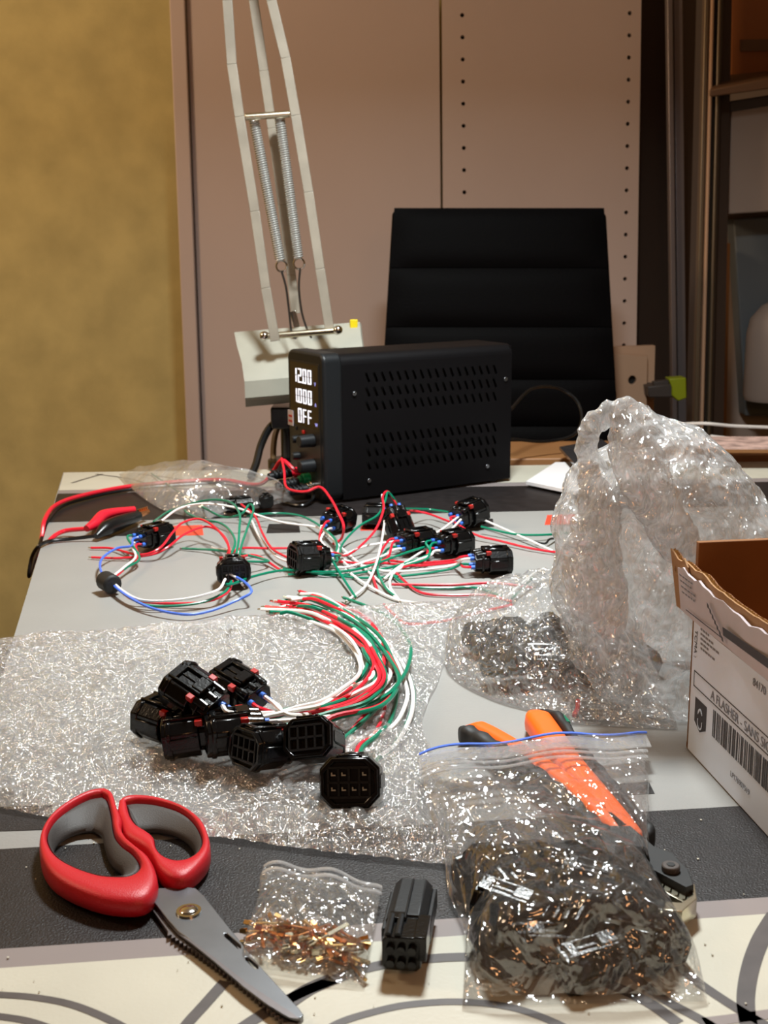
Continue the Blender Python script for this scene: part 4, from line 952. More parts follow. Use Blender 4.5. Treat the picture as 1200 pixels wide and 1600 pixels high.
# wavy outline
Y = Y + (np.abs(V_ - .5) * 2) ** 6 * 0.006 * perlin(X * 14, Y * 3, X * 0, 5); X = X + (np.abs(U_ - .5) * 2) ** 8 * 0.006 * perlin(Y * 20, X * 0, X * 0, 6)
pit = 0.0105; wx = X + 0.004 * perlin(X * 9, Y * 9, X * 0, 7); wy = Y + 0.004 * perlin(X * 9, Y * 9, X * 0 + 3, 8)
r0 = np.round(wy / (pit * .866)); cx = (np.round(wx / pit - .5 * (r0 % 2)) + .5 * (r0 % 2)) * pit; cy = r0 * pit * .866
dd = np.hypot(wx - cx, wy - cy) / 0.0046
amp = (0.65 + 0.6 * perlin(cx * 53.1 + .3, cy * 47.7 + .2, cx * 0, 9))
p2 = P(225, 1262); near_sc = np.exp(-(((X - p2.x) / 0.06) ** 2 + ((Y - p2.y) / 0.035) ** 2) ** 2)
bub = np.sqrt(np.clip(1 - dd ** 2, 0, 1)) * 0.0036 * amp.clip(0.15, 1.1)
wr_ = 0.005 * ridged(X * 16, Y * 16, X * 0, 20, 3).clip(-.5, 2) + 0.003 * perlin(X * 45, Y * 45, X * 0, 31) + 0.0008 * ridged(X * 130, Y * 130, X * 0, 33, 2)
Zb = ZT + 0.0012 + (0.0035 + wr_).clip(0.0003, 0.012) * (0.12 + 0.88 * edge) + bub * (0.3 + .7 * edge)
# press the sheet down beneath the pile of connectors
pc = P(380, 1140); press = np.exp(-(((X - pc.x) / 0.085) ** 2 + ((Y - pc.y) / 0.045) ** 2)); Zb = Zb - press * (Zb - ZT - 0.003) * 0.6; Zb = Zb - near_sc * (Zb - ZT - 0.0008) * 0.9
bw = grid_mesh('bubble_wrap', X, Y, Zb, 'bubble_film'); tag(bw, 'clear bubble wrap sheet spread under the near pile of connectors', 'bubble wrap')
MB().cyl(P(357, 992, .004), P(361, 984, .013), .0020, 8, .0012).build('black_cap', 'rubber', None)  # small black cap, pointed at one end
tag(bpy.data.objects['black_cap'], 'tiny black pointed cap lying alone on the bubble wrap', 'cap')

def flat_bag(root, rows, nu, nv, matn, amp=0.004, sc_=30, seed=1, edge_pow=0.6, base=0.0006, seam=True, name='top_film', ripple=0.0):
    X, Y, Z, H, U_, V_ = rows_grid(rows, nu, nv)
    env = (4 * U_ * (1 - U_)).clip(0, 1) ** edge_pow
    nz = ridged(X * sc_, Y * sc_, X * 0, seed, 3) - 0.5
    n2 = perlin(X * sc_ * 3, Y * sc_ * 3, X * 0, seed + 7)
    Zt = Z + base + H * env + (amp * nz + amp * .35 * n2) * (0.15 + .85 * env) * (0.25 + .75 * (H / max(H.max(), 1e-6)))
    Zt = np.maximum(Zt, Z + base)
    if ripple: Zt = Zt + ripple * np.sin(X * 120 + 2 * perlin(X * 8, Y * 8, X * 0, 3)) * (1 - V_)
    grid_mesh(name, X, Y, Zt, matn, root)
    grid_mesh('bottom_film', X[::4, ::4], Y[::4, ::4], (np.minimum(Z, Z * 0 + ZT + np.maximum(Z - ZT, 0)) + 0.0003)[::4, ::4], matn, root)
    return X, Y, Zt

# large zip bag with connectors (upper half empty, lying over the crimping tool)
zb = thing('zip_bag', 'large clear zip bag with blue zip line, its lower half full of black connectors', 'zip bag', Matrix.Translation(P(860, 1400)))
rowsZ = [((655, 1190, .012), (1010, 1153, .012), .004), ((660, 1215, .013), (1012, 1185, .014), .008), ((668, 1262, .012), (1014, 1240, .014), .012), ((692, 1330, .006), (1014, 1320, .008), .018), ((700, 1395, .002), (1020, 1390, .003), .030), ((724, 1450, .001), (1048, 1460, .001), .036), ((726, 1510, .001), (1080, 1510, .001), .034), ((724, 1545, .001), (1094, 1540, .001), .030), ((722, 1576, .0005), (1106, 1568, .0005), .004)]
flat_bag(zb, rowsZ, 240, 300, 'zip_film', amp=0.006, sc_=20, seed=41, edge_pow=.38)
def strip(root, a, b, h, wpx, m_, nm, lift=0.0008, th=0.0008):
    A = P(a[0], a[1], h) + Vector((0, 0, lift)); B = P(b[0], b[1], h) + Vector((0, 0, lift)); d = (P(a[0], a[1] + wpx, h) - P(a[0], a[1], h))
    N_ = 24; q = []
    m = MB(); vs = []
    for k in range(N_ + 1):
        c = A.lerp(B, k / N_) + Vector((0, 0, 0.003 * math.sin(k * .55) * 0.5 + 0.004 * (4 * (k / N_) * (1 - k / N_)) ** .6)); vs += [c, c + d, c + d + Vector((0, 0, -th)), c + Vector((0, 0, -th))]
    fs = []
    for k in range(N_):
        for j in range(4): fs.append((k * 4 + j, k * 4 + (j + 1) % 4, k * 4 + 4 + (j + 1) % 4, k * 4 + 4 + j))
    m.add(vs, fs + [(0, 1, 2, 3), (N_ * 4 + 3, N_ * 4 + 2, N_ * 4 + 1, N_ * 4)]); return m.build(nm, m_, root, world=True)
strip(zb, (655, 1182), (1010, 1150), .013, 2.2, 'wire_blue', 'zip_line', lift=.0022)
strip(zb, (655, 1186), (1010, 1153), .013, 18, 'zip_seal', 'zip_seal', lift=.0008)
strip(zb, (656, 1210), (1011, 1178), .013, 3, 'zip_seal', 'zip_ridge', lift=.0020)
strip(zb, (656, 1220), (1011, 1188), .013, 3, 'zip_seal', 'zip_ridge', lift=.0024)
rb = random.Random(5)
spots = [(762, 1392, .010, 20), (775, 1420, .016, 120), (818, 1388, .012, 200), (842, 1432, .018, 75), (890, 1400, .016, 10), (930, 1440, .018, 160), (985, 1405, .012, 262), (975, 1455, .014, 40), (780, 1512, .010, 100), (850, 1518, .011, 0), (800, 1480, .018, 150), (905, 1490, .018, 60), (985, 1510, .011, 330), (1008, 1500, .009, 20), (930, 1532, .009, 200)]
def rowlab(py, cuts): return ['back', 'middle', 'front'][sum(py > c for c in cuts)]
def zlab(px, py):
    r_ = rowlab(py, (1410, 1495)); same = sorted(q[0] for q in spots if rowlab(q[1], (1410, 1495)) == r_)
    return 'black connector inside the large zip bag, %s from the left in the %s row' % (ORD[same.index(px)], r_)
for i, (px, py, h_, yw) in enumerate(spots):
    connector(zlab(px, py), frame(P(px, py) + Vector((0, 0, h_)), yw, rb.uniform(-8, 8), rb.uniform(-15, 15)), L_=0.032, w_=0.019, h_=0.017, nseal=0, tab=False, group='connectors inside the large zip bag', parts=True)

# crimping tool under the bag
ct = thing('crimping_tool', 'crimping tool with orange and black handles under the large zip bag', 'crimping tool', Matrix.Translation(P(950, 1300)))
def handle(pts, wd, hgt, h_, m_, nm, off=0.0, rib=False):
    q = spline([P(px, py, h_) for px, py in pts], 8); n = len(q); vs = []; ns = 14
    for i, p in enumerate(q):
        d = (q[min(i + 1, n - 1)] - q[max(i - 1, 0)]).normalized(); s = Vector((d.y, -d.x, 0)); t = i / (n - 1)
        endf = min(1, (t / 0.10) ** .5 if t < .10 else 1, ((1 - t) / .06) ** .5 if t > .94 else 1); endf = max(endf, .25)
        rbv = (1 + .10 * math.sin(i * 1.6)) if rib else 1
        for k in range(ns):
            a = 2 * math.pi * k / ns; c, e_ = math.cos(a), math.sin(a); c = math.copysign(abs(c) ** .6, c); e_ = math.copysign(abs(e_) ** .6, e_)
            vs.append(p + s * (c * wd / 2 * endf * rbv + off * endf) + Vector((0, 0, e_ * hgt / 2 * endf * rbv)))
    fs = [(i * ns + k, i * ns + (k + 1) % ns, (i + 1) * ns + (k + 1) % ns, (i + 1) * ns + k) for i in range(n - 1) for k in range(ns)] + [tuple(range(ns)), tuple(range((n - 1) * ns, n * ns))[::-1]]
    return MB().add(vs, fs).build(nm, m_, ct, world=True, smooth=50)
p1 = [(722, 1140), (760, 1158), (820, 1195), (880, 1240), (935, 1290), (975, 1325)]
p2 = [(832, 1113), (855, 1145), (885, 1190), (925, 1240), (965, 1290), (990, 1325)]
handle(p1, .012, .014, .008, 'orange', 'handle', off=-.004); handle(p1, .010, .015, .008, 'rubber', 'handle_grip', off=.006, rib=True)
handle(p2, .017, .014, .008, 'orange', 'handle', off=.001); handle(p2, .006, .013, .008, 'rubber', 'handle_grip', off=-.011, rib=True)
def cplate(name, pts, z0, z1, m_, holes=[], bev=.0004):
    T = lambda c: [(P(px, py, z1).x, P(px, py, z1).y) for px, py in c]
    o = plate(name, T(pts), [T(h) for h in holes], ZT + z0, ZT + z1, m_, None, bevel=bev); o.data.transform(ROOTM[ct.name].inverted()); o.parent = ct; return o
cplate('frame_plate', [(930, 1290), (985, 1290), (1022, 1322), (1050, 1332), (1075, 1358), (1084, 1382), (1072, 1386), (1005, 1350), (950, 1330)], .010, .015, 'rubber')
cplate('lower_frame', [(960, 1330), (1005, 1355), (1050, 1385), (1040, 1400), (1000, 1400), (960, 1380)], .002, .006, 'rubber')
sq = []
for k in range(6):
    x, y = 1014 + k * 11.5, 1366 + k * 6.2; sq.append([(x, y), (x + 3, y + 1.5), (x, y + 11), (x - 5, y + 9), (x - 5, y + 7), (x - 1.5, y + 8)])
cplate('die', [(1004, 1352), (1082, 1389), (1084, 1398), (1068, 1410), (1010, 1376), (1000, 1366)], .006, .011, 'brass_pale', holes=sq, bev=.0001)
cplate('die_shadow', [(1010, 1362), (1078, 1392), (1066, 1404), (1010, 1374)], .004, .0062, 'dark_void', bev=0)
cplate('jaw', [(1078, 1376), (1086, 1382), (1089, 1404), (1070, 1420), (1066, 1424), (1035, 1421), (1040, 1408), (1064, 1410), (1082, 1398)], .003, .012, 'brass_pale')
cplate('jaw_base', [(1000, 1408), (1038, 1407), (1062, 1412), (1060, 1426), (1005, 1424)], .0012, .004, 'brass_pale')
c = P(1048, 1357, .016)
MB().cyl((c.x, c.y, ZT + .0148), (c.x, c.y, ZT + .018), .0042, 14).build('frame_screw', 'grey_dark', ct, world=True, bevel=.0006)
MB().cyl((c.x, c.y, ZT + .018), (c.x, c.y, ZT + .0183), .0020, 6).build('screw_socket', 'dark_void', ct, world=True)

# small zip bag with crimp terminals
sb = thing('zip_bag', 'small clear zip bag of brass terminals lying on the scissor blade tip', 'zip bag', Matrix.Translation(P(490, 1460)))
rowsS = [((412, 1356, .006), (597, 1391, .006), .002), ((406, 1374, .006), (593, 1408, .006), .004), ((404, 1400, .006), (590, 1430, .005), .008), ((392, 1440, .005), (582, 1470, .003), .014), ((380, 1486, .006), (574, 1520, .001), .014), ((396, 1514, .001), (570, 1546, .0005), .002)]
flat_bag(sb, rowsS, 150, 160, 'zip_film_small', amp=0.0035, sc_=48, seed=61)
strip(sb, (412, 1353), (597, 1388), .007, 3.5, 'zip_seal', 'zip_ridge', lift=.0006)
strip(sb, (410, 1364), (596, 1398), .007, 3.5, 'zip_seal', 'zip_ridge', lift=.0008)
for (x0, y0, x1, y1, w_) in ((489, 1401, 488, 1411, 5), (505, 1405, 528, 1411, 3.5), (508, 1411, 526, 1404, 3.5), (528, 1405, 546, 1413, 3.5), (530, 1412, 545, 1404, 3.5)):
    a, b = P(x0, y0, .019), P(x1, y1, .019); d = (b - a).normalized(); nn = Vector((-d.y, d.x, 0)) * w_ * .54 / 1900 / 2 * 1.3
    MB().prism([a - nn, b - nn, b + nn, a + nn], [v - Vector((0, 0, .0002)) for v in (a - nn, b - nn, b + nn, a + nn)]).build('marker_writing', 'ink', sb, world=True, smooth=0)
def terminal_mesh():
    m = MB(); m.box((.004, 0, 0), (.010, .0016, .0012)); m.cyl((-.0105, 0, 0), (-.001, 0, 0), .0006, 6); m.box((-.009, .0008, .0004), (.003, .0003, .0018)); m.box((-.009, -.0008, .0004), (.003, .0003, .0018))
    return m
proto = terminal_mesh().build('crimp_terminal', 'brass', None, smooth=0)
pale = proto.data.copy(); pale.materials[0] = MATS['brass_pale']; rt = random.Random(8)
cop = proto.data.copy(); cop.materials[0] = MATS['copper']
for k in range(110):
    o = proto if k == 0 else link(proto.copy())
    if k: o.data = rt.choice([proto.data, pale, cop])
    u, v = rt.random(), rt.random() ** .8
    px = 410 + 145 * u; py = 1462 + 26 * u + 36 * v * (0.6 + .4 * u)
    hmax = 0.013 * math.sin(math.pi * min(1, max(0, .1 + .8 * v)))
    o.matrix_world = frame(P(px, py) + Vector((0, 0, .0022 + rt.uniform(0, hmax * .7))), rt.gauss(-18, 38), rt.uniform(-10, 14), rt.uniform(0, 360))
    tag(o, 'small brass crimp terminal inside the small zip bag', 'terminal', 'crimp terminals in the small zip bag')

# far zip bag by the power supply
fb = thing('zip_bag', 'clear zip bag lying at the back left against the power supply, few black parts inside', 'zip bag', Matrix.Translation(P(330, 770)))
rowsF = [((186, 742, .004), (316, 722, .048), .004), ((215, 772, .004), (372, 735, .055), .010), ((262, 800, .002), (430, 752, .035), .014), ((330, 812, .001), (462, 785, .006), .006)]
flat_bag(fb, rowsF, 120, 100, 'smoke_film', amp=0.008, sc_=14, seed=77)
for i, (px, py, yw) in enumerate(((372, 790, 20), (412, 782, 110), (330, 786, 60))):
    connector(['black connector inside the back left zip bag, at its middle', 'black connector inside the back left zip bag, nearest the power supply', 'black connector inside the back left zip bag, at its left end'][i], frame(P(px, py, .011), yw), L_=.03, w_=.02, h_=.017, nseal=0, tab=False)

# crumpled bag with dark parts
kb = thing('crumpled_bag', 'crumpled clear bag of dark connectors in front of the big clear bag', 'plastic bag', Matrix.Translation(P(860, 1060)))
rowsK = [((770, 988, 0), (960, 985, 0), .004), ((722, 1002, 0), (985, 1005, 0), .042), ((696, 1028, 0), (1002, 1030, 0), .052), ((708, 1060, 0), (1015, 1062, 0), .048), ((770, 1094, 0), (1035, 1095, 0), .034), ((850, 1118, 0), (1055, 1132, 0), .010), ((872, 1132, 0), (1060, 1142, 0), .001)]
flat_bag(kb, rowsK, 240, 220, 'crinkle_clear', amp=0.011, sc_=24, seed=91, edge_pow=.38)
rk = random.Random(3)
for k in range(16):
    u = (k % 6) / 5; r_ = k // 6; px = (768 if r_ == 0 else 795) + 190 * u + rk.uniform(-8, 8); py = 1020 + r_ * 24 + rk.uniform(-6, 6)
    connector('dark connector wrapped inside the crumpled bag, %s from the left in the %s row' % (ORD[k % 6], ['back', 'middle', 'front'][r_]), frame(P(px, py) + Vector((0, 0, .011 + rk.uniform(0, .006))), rk.uniform(0, 360), rk.uniform(-12, 12), rk.uniform(-30, 30)), L_=.034, w_=.024, h_=.018, nseal=0, tab=False, group='connectors inside the crumpled bag', parts=False)
MB().tube(spline([P(897, 1118, .002), P(902, 1108, .003), P(903, 1095, .004)], 5), .0016, 7).build('red_hook_up_wire', 'wire_red', None)
tag(bpy.data.objects['red_hook_up_wire.001'], 'short red wire end inside the crumpled bag near its front edge', 'wire')
MB().tube(spline([P(888, 1130, .002), P(882, 1122, .003), P(874, 1115, .003)], 5), .0016, 7).build('green_hook_up_wire', 'wire_green', None)
tag(bpy.data.objects['green_hook_up_wire'], 'short green wire end inside the crumpled bag near its front edge', 'wire')

# big standing crumpled bag
bb = thing('big_plastic_bag', 'big crumpled clear plastic bag standing behind the cardboard box', 'plastic bag', Matrix.Translation((0.24, 0.78, ZT)))
prof = [(634, 970, 998, .006), (648, 972, 1014, .012), (668, 976, 1076, .020), (690, 970, 1110, .030), (708, 950, 1126, .036), (730, 916, 1142, .042), (760, 901, 1168, .046), (800, 893, 1192, .048), (850, 882, 1216, .050), (900, 873, 1228, .050), (950, 878, 1228, .050), (1000, 900, 1220, .048), (1050, 930, 1210, .046), (1090, 955, 1200, .042), (1112, 975, 1190, .030)]
yc = lambda py: 0.775 + (py < 900) * 0.0
py_ = np.linspace(634, 1112, 220); Lx = np.interp(py_, [p[0] for p in prof], [p[1] for p in prof]); Rx = np.interp(py_, [p[0] for p in prof], [p[2] for p in prof]); Th = np.interp(py_, [p[0] for p in prof], [p[3] for p in prof])
nth = 300; th = np.linspace(0, 2 * np.pi, nth, endpoint=False); rowsP = []
for i, py in enumerate(py_):
    a = W(Lx[i], py, .775); b = W(Rx[i], py, .775); c = (a + b) / 2; hx = (b.x - a.x) / 2; zz = a.z + (b.z - a.z) * (0.5 + 0.5 * np.cos(th))
    zz = np.maximum(zz, ZT + .001)
    cc = np.sign(np.cos(th)) * np.abs(np.cos(th)) ** .8
    rowsP.append(np.stack([c.x + hx * cc, .775 + Th[i] * np.sin(th), zz], -1))
Gd = np.array(rowsP)
nx = np.cos(th)[None, :] * np.ones((len(py_), 1)); ny = np.sin(th)[None, :] * np.ones((len(py_), 1))
Xb, Yb, Zb_ = Gd[..., 0], Gd[..., 1], Gd[..., 2]
# long diagonal folds + smaller creases
dsp = np.interp(py_, [634, 700, 760], [.25, .35, 1])[:, None] * 0.015 * (ridged(Xb * 11 + Zb_ * 6, Yb * 9, Zb_ * 6 - Xb * 5, 101, 2) - .7) + 0.0065 * (ridged(Xb * 36, Yb * 36, Zb_ * 26, 111, 3) - .5) + .0012 * perlin(Xb * 120, Yb * 120, Zb_ * 120, 121)
Xb = Xb + nx * dsp * .7; Yb = Yb + ny * dsp; Zb_ = np.maximum(Zb_ + .003 * perlin(Xb * 30, Yb * 30, Zb_ * 30, 131), ZT + .0008)
grid_mesh('bag_film', Xb, Yb, Zb_, 'crinkle_film', bb, wrap=True)
# pulled-up corner loop of the bag and the central ridge fold
def lobe(pts, rad, nm, seed, flat_=0.6, nu=60):
    q = spline(pts, 14); n = len(q); th = np.linspace(0, 2 * np.pi, nu, endpoint=False)
    R0 = np.interp(np.linspace(0, 1, n), np.linspace(0, 1, len(rad)), rad); out = []
    for i, p in enumerate(q):
        d = (q[min(i + 1, n - 1)] - q[max(i - 1, 0)]).normalized(); s = Vector((d.z, 0, -d.x)).normalized(); y = Vector((0, 1, 0))
        out.append(np.array([p.x, p.y, p.z]) + np.outer(np.cos(th) * R0[i], np.array(s)) + np.outer(np.sin(th) * R0[i] * flat_, np.array(y)))
    G = np.array(out); X, Y, Z = G[..., 0], G[..., 1], G[..., 2]; C = G.mean(1, keepdims=True); D = G - C; D /= np.linalg.norm(D, axis=-1, keepdims=True) + 1e-9
    k = 0.0035 * (ridged(X * 60, Y * 60, Z * 60, seed, 2) - .6); G = G + D * k[..., None]
    grid_mesh(nm, G[..., 0], G[..., 1], G[..., 2], 'crinkle_film', bb, wrap=True)
yb = .738
lobe([W(1000, 662, yb), W(975, 648, yb), W(948, 650, yb), W(926, 664, yb), W(917, 690, yb), W(920, 716, yb), W(938, 740, yb)], [.009, .009, .0065, .0048, .0045, .0055, .006], 'pulled_corner', 201)
lobe([W(968, 640, .73), W(985, 690, .725), W(1005, 740, .722), W(1030, 790, .722), W(1062, 850, .724), W(1085, 900, .73)], [.004, .012, .015, .014, .012, .003], 'centre_fold', 211, .5)
lobe([W(915, 720, .73), W(935, 790, .726), W(925, 860, .724), W(935, 930, .722), W(965, 990, .722)], [.003, .012, .016, .018, .006], 'side_fold', 221, .45)

# ------------------------------------------------------------------ cardboard box
cA = P(1072, 1168); cB = P(1200, 1308); ud = (cB - cA).normalized(); vd = Vector((-ud.y, ud.x, 0)); vd = vd if vd.x > 0 else -vd
bx = thing('cardboard_box', 'open cardboard box with white shipping label and torn flaps at right', 'box', Matrix.Translation((cA.x, cA.y, ZT)))
def wallpt(px, py, off=0.0):
    d = ray(px, py); n_ = vd; base = cA - vd * off; t = (base - CAM).dot(n_) / d.dot(n_); p = CAM + d * t
    return ((p - cA).dot(ud), p.z - ZT)
def wb(s, z, off=0.0): return cA + ud * s - vd * off + Vector((0, 0, z))
BL, BWd = 0.30, 0.22; FZ = wallpt(1076, 962)[1]; th_ = 0.004
def wallprism(name, pts, o0, o1, m_, bev=0.0):
    return MB().prism([wb(s, z, o0) for s, z in pts], [wb(s, z, o1) for s, z in pts]).build(name, m_, bx, world=True, bevel=bev, smooth=20)
wallprism('side_wall', [(0, 0), (BL, 0), (BL, FZ), (0, FZ)], 0, -th_, 'cardboard', .0006)
wallprism('shipping_label', [(.0035, .001), (BL - .002, .001), (BL - .002, FZ - .0005), (.0035, FZ - .0005)], .0004, 0, 'label_white')
# upper torn flap, leaning slightly outward
rag = [(1061, 858), (1072, 872), (1085, 878), (1098, 890), (1112, 896), (1122, 908), (1130, 918), (1142, 926), (1150, 936), (1165, 944), (1180, 952), (1200, 966)]
rg = [wallpt(*p) for p in rag]; rg += [(rg[-1][0] + .08, rg[-1][1] + .004), (BL, rg[-1][1])]
def lean(z): return .006 * (z - FZ) / .04
def leanprism(name, pts, o0, o1, m_):
    A = [wb(s, z, o0 + lean(z)) for s, z in pts]; B = [wb(s, z, o1 + lean(z)) for s, z in pts]; return MB().prism(A, B).build(name, m_, bx, world=True, smooth=20)
def stripmesh(name, top, bot, o0, o1, m_, wob=0.0, lf=lean):
    m = MB(); n = len(top); vs = []
    for (s, z), (s2, z2) in zip(top, bot):
        wv_ = wob * math.sin(s * 90) ; vs += [wb(s, z, o0 + lf(z) + wv_), wb(s2, z2, o0 + lf(z2) + wv_ * .3), wb(s2, z2, o1 + lf(z2) + wv_ * .3), wb(s, z, o1 + lf(z) + wv_)]
    fs = [(k * 4 + j, k * 4 + (j + 1) % 4, k * 4 + 4 + (j + 1) % 4, k * 4 + 4 + j) for k in range(n - 1) for j in range(4)] + [(0, 1, 2, 3), ((n - 1) * 4 + 3, (n - 1) * 4 + 2, (n - 1) * 4 + 1, (n - 1) * 4)]
    return m.add(vs, fs).build(name, m_, bx, world=True, smooth=25)
def dens(pts, n=60):
    s = np.linspace(pts[0][0], pts[-1][0], n); return [(a, float(np.interp(a, [p[0] for p in pts], [p[1] for p in pts])) ) for a in s]
rgd = dens(rg); rj = random.Random(2); rgd = [(s, z + rj.uniform(-.0008, .0008)) for s, z in rgd]
stripmesh('torn_flap', rgd, [(s, FZ) for s, z in rgd], 0.0, -.001, 'cardboard')
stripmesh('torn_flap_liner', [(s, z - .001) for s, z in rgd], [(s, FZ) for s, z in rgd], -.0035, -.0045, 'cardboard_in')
lab = [(s, z - .0035 - .002 * rj.random()) for s, z in rgd[2:]]
stripmesh('flap_label', lab, [(s, FZ + .001) for s, z in lab], .0018, .0003, 'label_grey', wob=.0012)
m = MB()                                        # corrugation between the two liners
for i in range(len(rgd) - 1):
    (s0, z0), (s1, z1) = rgd[i], rgd[i + 1]
    for k in range(3):
        s = s0 + (s1 - s0) * k / 3; z = z0 + (z1 - z0) * k / 3; o0 = -.0012 if k % 2 else -.0034; ds = (s1 - s0) / 3
        o1 = -.0034 if k % 2 else -.0012
        a = wb(s, z, o0 + lean(z)); b = wb(s + ds, z, o1 + lean(z)); m.add([a, b, b - Vector((0, 0, .012)), a - Vector((0, 0, .012))], [(0, 1, 2, 3)])
o = m.build('corrugation', 'card_edge', bx, world=True, smooth=0); o['kind'] = 'stuff'
# other walls
def vwall(name, s0, w0, w1, z1, m_, off=0.0, z0=0.0, t_=th_):
    a = cA + ud * s0 + vd * w0; b = cA + ud * s0 + vd * w1; c = ud * t_
    A = [a + Vector((0, 0, z0)), b + Vector((0, 0, z0)), b + Vector((0, 0, z1)), a + Vector((0, 0, z1))]
    return MB().prism(A, [v + c for v in A]).build(name, m_, bx, world=True, bevel=.0005)
far_z = FZ + .047
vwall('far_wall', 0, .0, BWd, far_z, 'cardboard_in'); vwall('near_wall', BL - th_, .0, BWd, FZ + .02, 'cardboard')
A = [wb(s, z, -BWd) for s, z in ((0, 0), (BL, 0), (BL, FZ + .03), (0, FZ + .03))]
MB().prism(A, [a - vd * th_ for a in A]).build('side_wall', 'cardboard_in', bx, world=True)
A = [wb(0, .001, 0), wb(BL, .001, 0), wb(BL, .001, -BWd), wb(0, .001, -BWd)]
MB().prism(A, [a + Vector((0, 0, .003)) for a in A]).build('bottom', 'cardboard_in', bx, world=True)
# corner tab, bare cardboard left of the label
q = [wb(0, FZ - .002, .0), wb(0, rg[0][1] + .001, lean(rg[0][1])), cA + vd * .003 - ud * .0035 + Vector((0, 0, rg[0][1] + .002)), cA + vd * .002 - ud * .001 + Vector((0, 0, FZ - .001))]
A = [wb(0.0, FZ, .0), wb(0.006, FZ, .0005), wb(0.004, rg[0][1] - .003, .0062), wb(-.002, rg[0][1] + .001, .0062)]
MB().prism(A, [a + ud * -.0 + vd * .001 for a in A]).build('corner_tab', 'cardboard', bx, world=True)
# printed matter on the label
def bmat(s, z, off, rot=0):
    M_ = Matrix.Identity(4); n_ = -vd
    c, e_ = math.cos(rot), math.sin(rot); x = ud * c + Vector((0, 0, 1)) * e_; y = -ud * e_ + Vector((0, 0, 1)) * c
    o_ = wb(s, z, off) - Vector((cA.x, cA.y, ZT))
    for i in range(3): M_[i][0] = x[i]; M_[i][1] = y[i]; M_[i][2] = n_[i]; M_[i][3] = o_[i]
    return M_
def ink(pts, m_='ink', nm='printed_line', off=.0006):
    return wallprism(nm, pts, off, off - .0001, m_)
def pr(*pp): return [wallpt(*p) for p in pp]
def iline(a, b, wd=.0006, m_='ink', nm='printed_line'):
    (s0, z0), (s1, z1) = wallpt(*a), wallpt(*b); return ink([(s0, z0 - wd / 2), (s1, z1 - wd / 2), (s1, z1 + wd / 2), (s0, z0 + wd / 2)], m_, nm)
zt, zb2 = wallpt(1086, 1048)[1], wallpt(1086, 1072)[1]; s0_ = wallpt(1086, 1048)[0]
ink([(s0_, zt), (BL, zt), (BL, zt + .0007), (s0_, zt + .0007)]); ink([(s0_, zb2), (BL, zb2), (BL, zb2 + .0007), (s0_, zb2 + .0007)]); ink([(s0_, zb2), (s0_ + .0006, zb2), (s0_ + .0006, zt), (s0_, zt)])
s, z = wallpt(1114, 1094); text_mesh('label_text', 'A FLASHER - SANS SIGNATURE', .0078, bmat(wallpt(1112, 1090)[0], zb2 + .002, .0007), 'ink_grey', bx)
# bars
s0b, s1b = wallpt(1116, 1110)[0], wallpt(1200, 1180)[0]; zbt, zbb = wallpt(1116, 1108)[1], wallpt(1116, 1152)[1]
rbz = random.Random(21); s = s0b; 
while s < s1b + .03:
    wd = rbz.choice([.0006, .0009, .0013, .0018]); ink([(s, zbb), (s + wd, zbb), (s + wd, zbt), (s, zbt)], nm='barcode_bar'); s += wd + rbz.choice([.0007, .001, .0016])
text_mesh('label_text', 'LP176907519', .0045, bmat(wallpt(1143, 1205)[0], wallpt(1143, 1212)[1], .0007), 'ink_grey', bx)
text_mesh('label_text', '84170', .0062, bmat(wallpt(1178, 1066)[0], wallpt(1178, 1070)[1], .0007), 'ink_grey', bx)
text_mesh('label_text', 'TCMA :', .0052, bmat(wallpt(1088, 983)[0], wallpt(1088, 983)[1], .0007, -math.pi / 2), 'ink', bx)
for k in range(5):                              # tiny illegible address lines
    s, z = wallpt(1096, 984 + k * 7.5); x = s
    for j in range(6):
        wd = rbz.uniform(.0015, .004); ink([(x, z), (x + wd, z), (x + wd, z + .0013), (x, z + .0013)], 'ink_grey', 'small_print'); x += wd + .001
        if x > s + .011 + .006 * ((k * 7) % 3): break
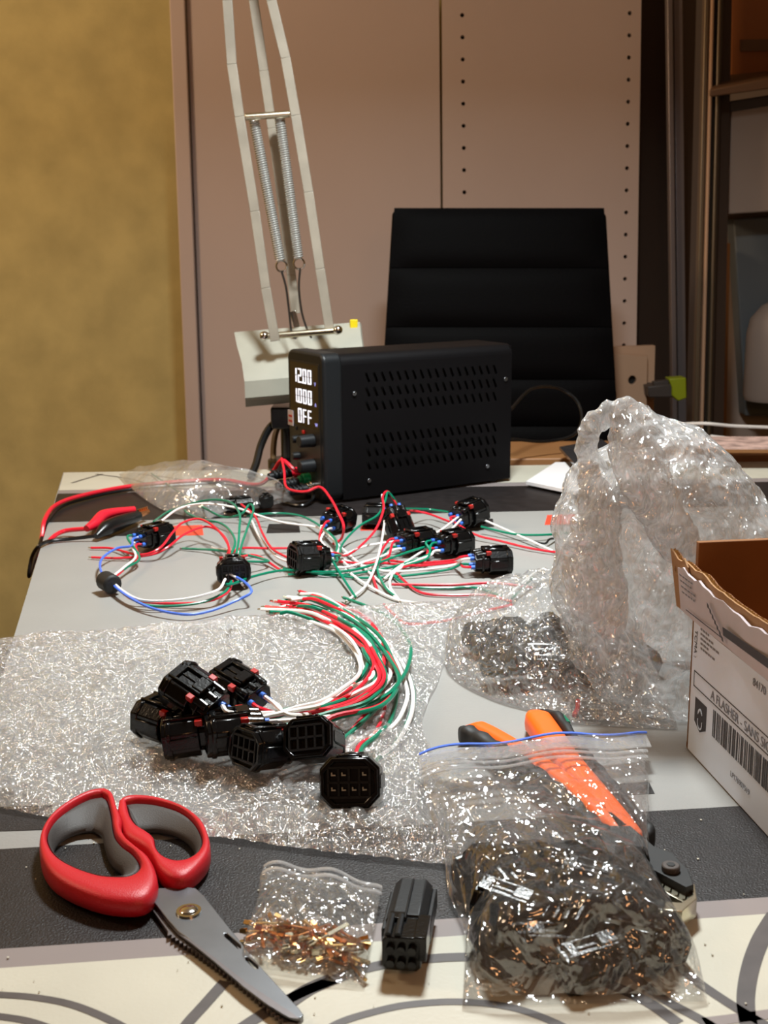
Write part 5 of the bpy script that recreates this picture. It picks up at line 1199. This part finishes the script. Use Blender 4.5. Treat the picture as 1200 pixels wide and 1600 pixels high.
# shield emblem
s0, s1 = wallpt(1088, 1090)[0], wallpt(1106, 1100)[0]; zt_, zl = wallpt(1088, 1088)[1], wallpt(1096, 1146)[1]; mid = (s0 + s1) / 2; z3 = zt_ - (zt_ - zl) * .78
emb = ink([(s0, zt_ - .0), (s1, zt_ - .0), (s1, z3), (mid, zl), (s0, z3)], nm='shield_emblem')
for k, (r_, cz) in enumerate(((.0042, .46), (.0028, .40), (.0045, .68))):
    c_z = zt_ - (zt_ - zl) * cz; pts = []
    a0, a1 = ((.1, 1.0) if k < 2 else (.9, 2.1))
    for i in range(9): t = math.pi * (a0 + (a1 - a0) * i / 8); pts.append((mid + r_ * .8 * math.cos(t), c_z + r_ * math.sin(t)))
    for i in range(8, -1, -1): t = math.pi * (a0 + (a1 - a0) * i / 8); pts.append((mid + (r_ - .0009) * .8 * math.cos(t), c_z + (r_ - .0009) * math.sin(t)))
    for i in range(8): wallprism('emblem_swirl', [pts[i], pts[i + 1], pts[16 - i], pts[17 - i]], .0009, .0007, 'label_white').parent = emb
# flap print: line, dashes, dark band
def fl(pts, m_='ink', off=.0024, nm='flap_print'):
    A = [wb(s, z, off + lean(z)) for s, z in pts]; B = [wb(s, z, off - .0001 + lean(z)) for s, z in pts]; return MB().prism(A, B).build(nm, m_, bx, world=True, smooth=0)
(sa, za), (sb_, zb_) = wallpt(1082, 953), wallpt(1140, 998)
fl([(sa, za), (sb_, zb_), (sb_, zb_ + .0007), (sa, za + .0007)], off=.0032)
for k in range(4):
    s, z = wallpt(1080, 898 + k * 9); x = s
    for j in range(5):
        wd = rbz.uniform(.002, .004); fl([(x, z), (x + wd, z), (x + wd, z + .0012), (x, z + .0012)], 'ink_grey', .0034); x += wd + .0012
(s0, z0), (s1, z1) = wallpt(1142, 995), wallpt(1200, 1035)
fl([(s0, z0 + .001), (s1 + .03, z1 + .001), (s1 + .03, z1 + .007), (s0, z0 + .006)], 'ink', .0032, 'dark_tape_print')
(s0, z0), (s1, z1) = wallpt(1122, 940), wallpt(1142, 1000)
for k in range(7):
    a, b = s0 + (s1 - s0) * k / 7, z0 + (z1 - z0) * k / 7; fl([(a, b), (a + .0022, b - .001), (a + .0022, b - .0035), (a, b - .003)], 'ink', .0034)
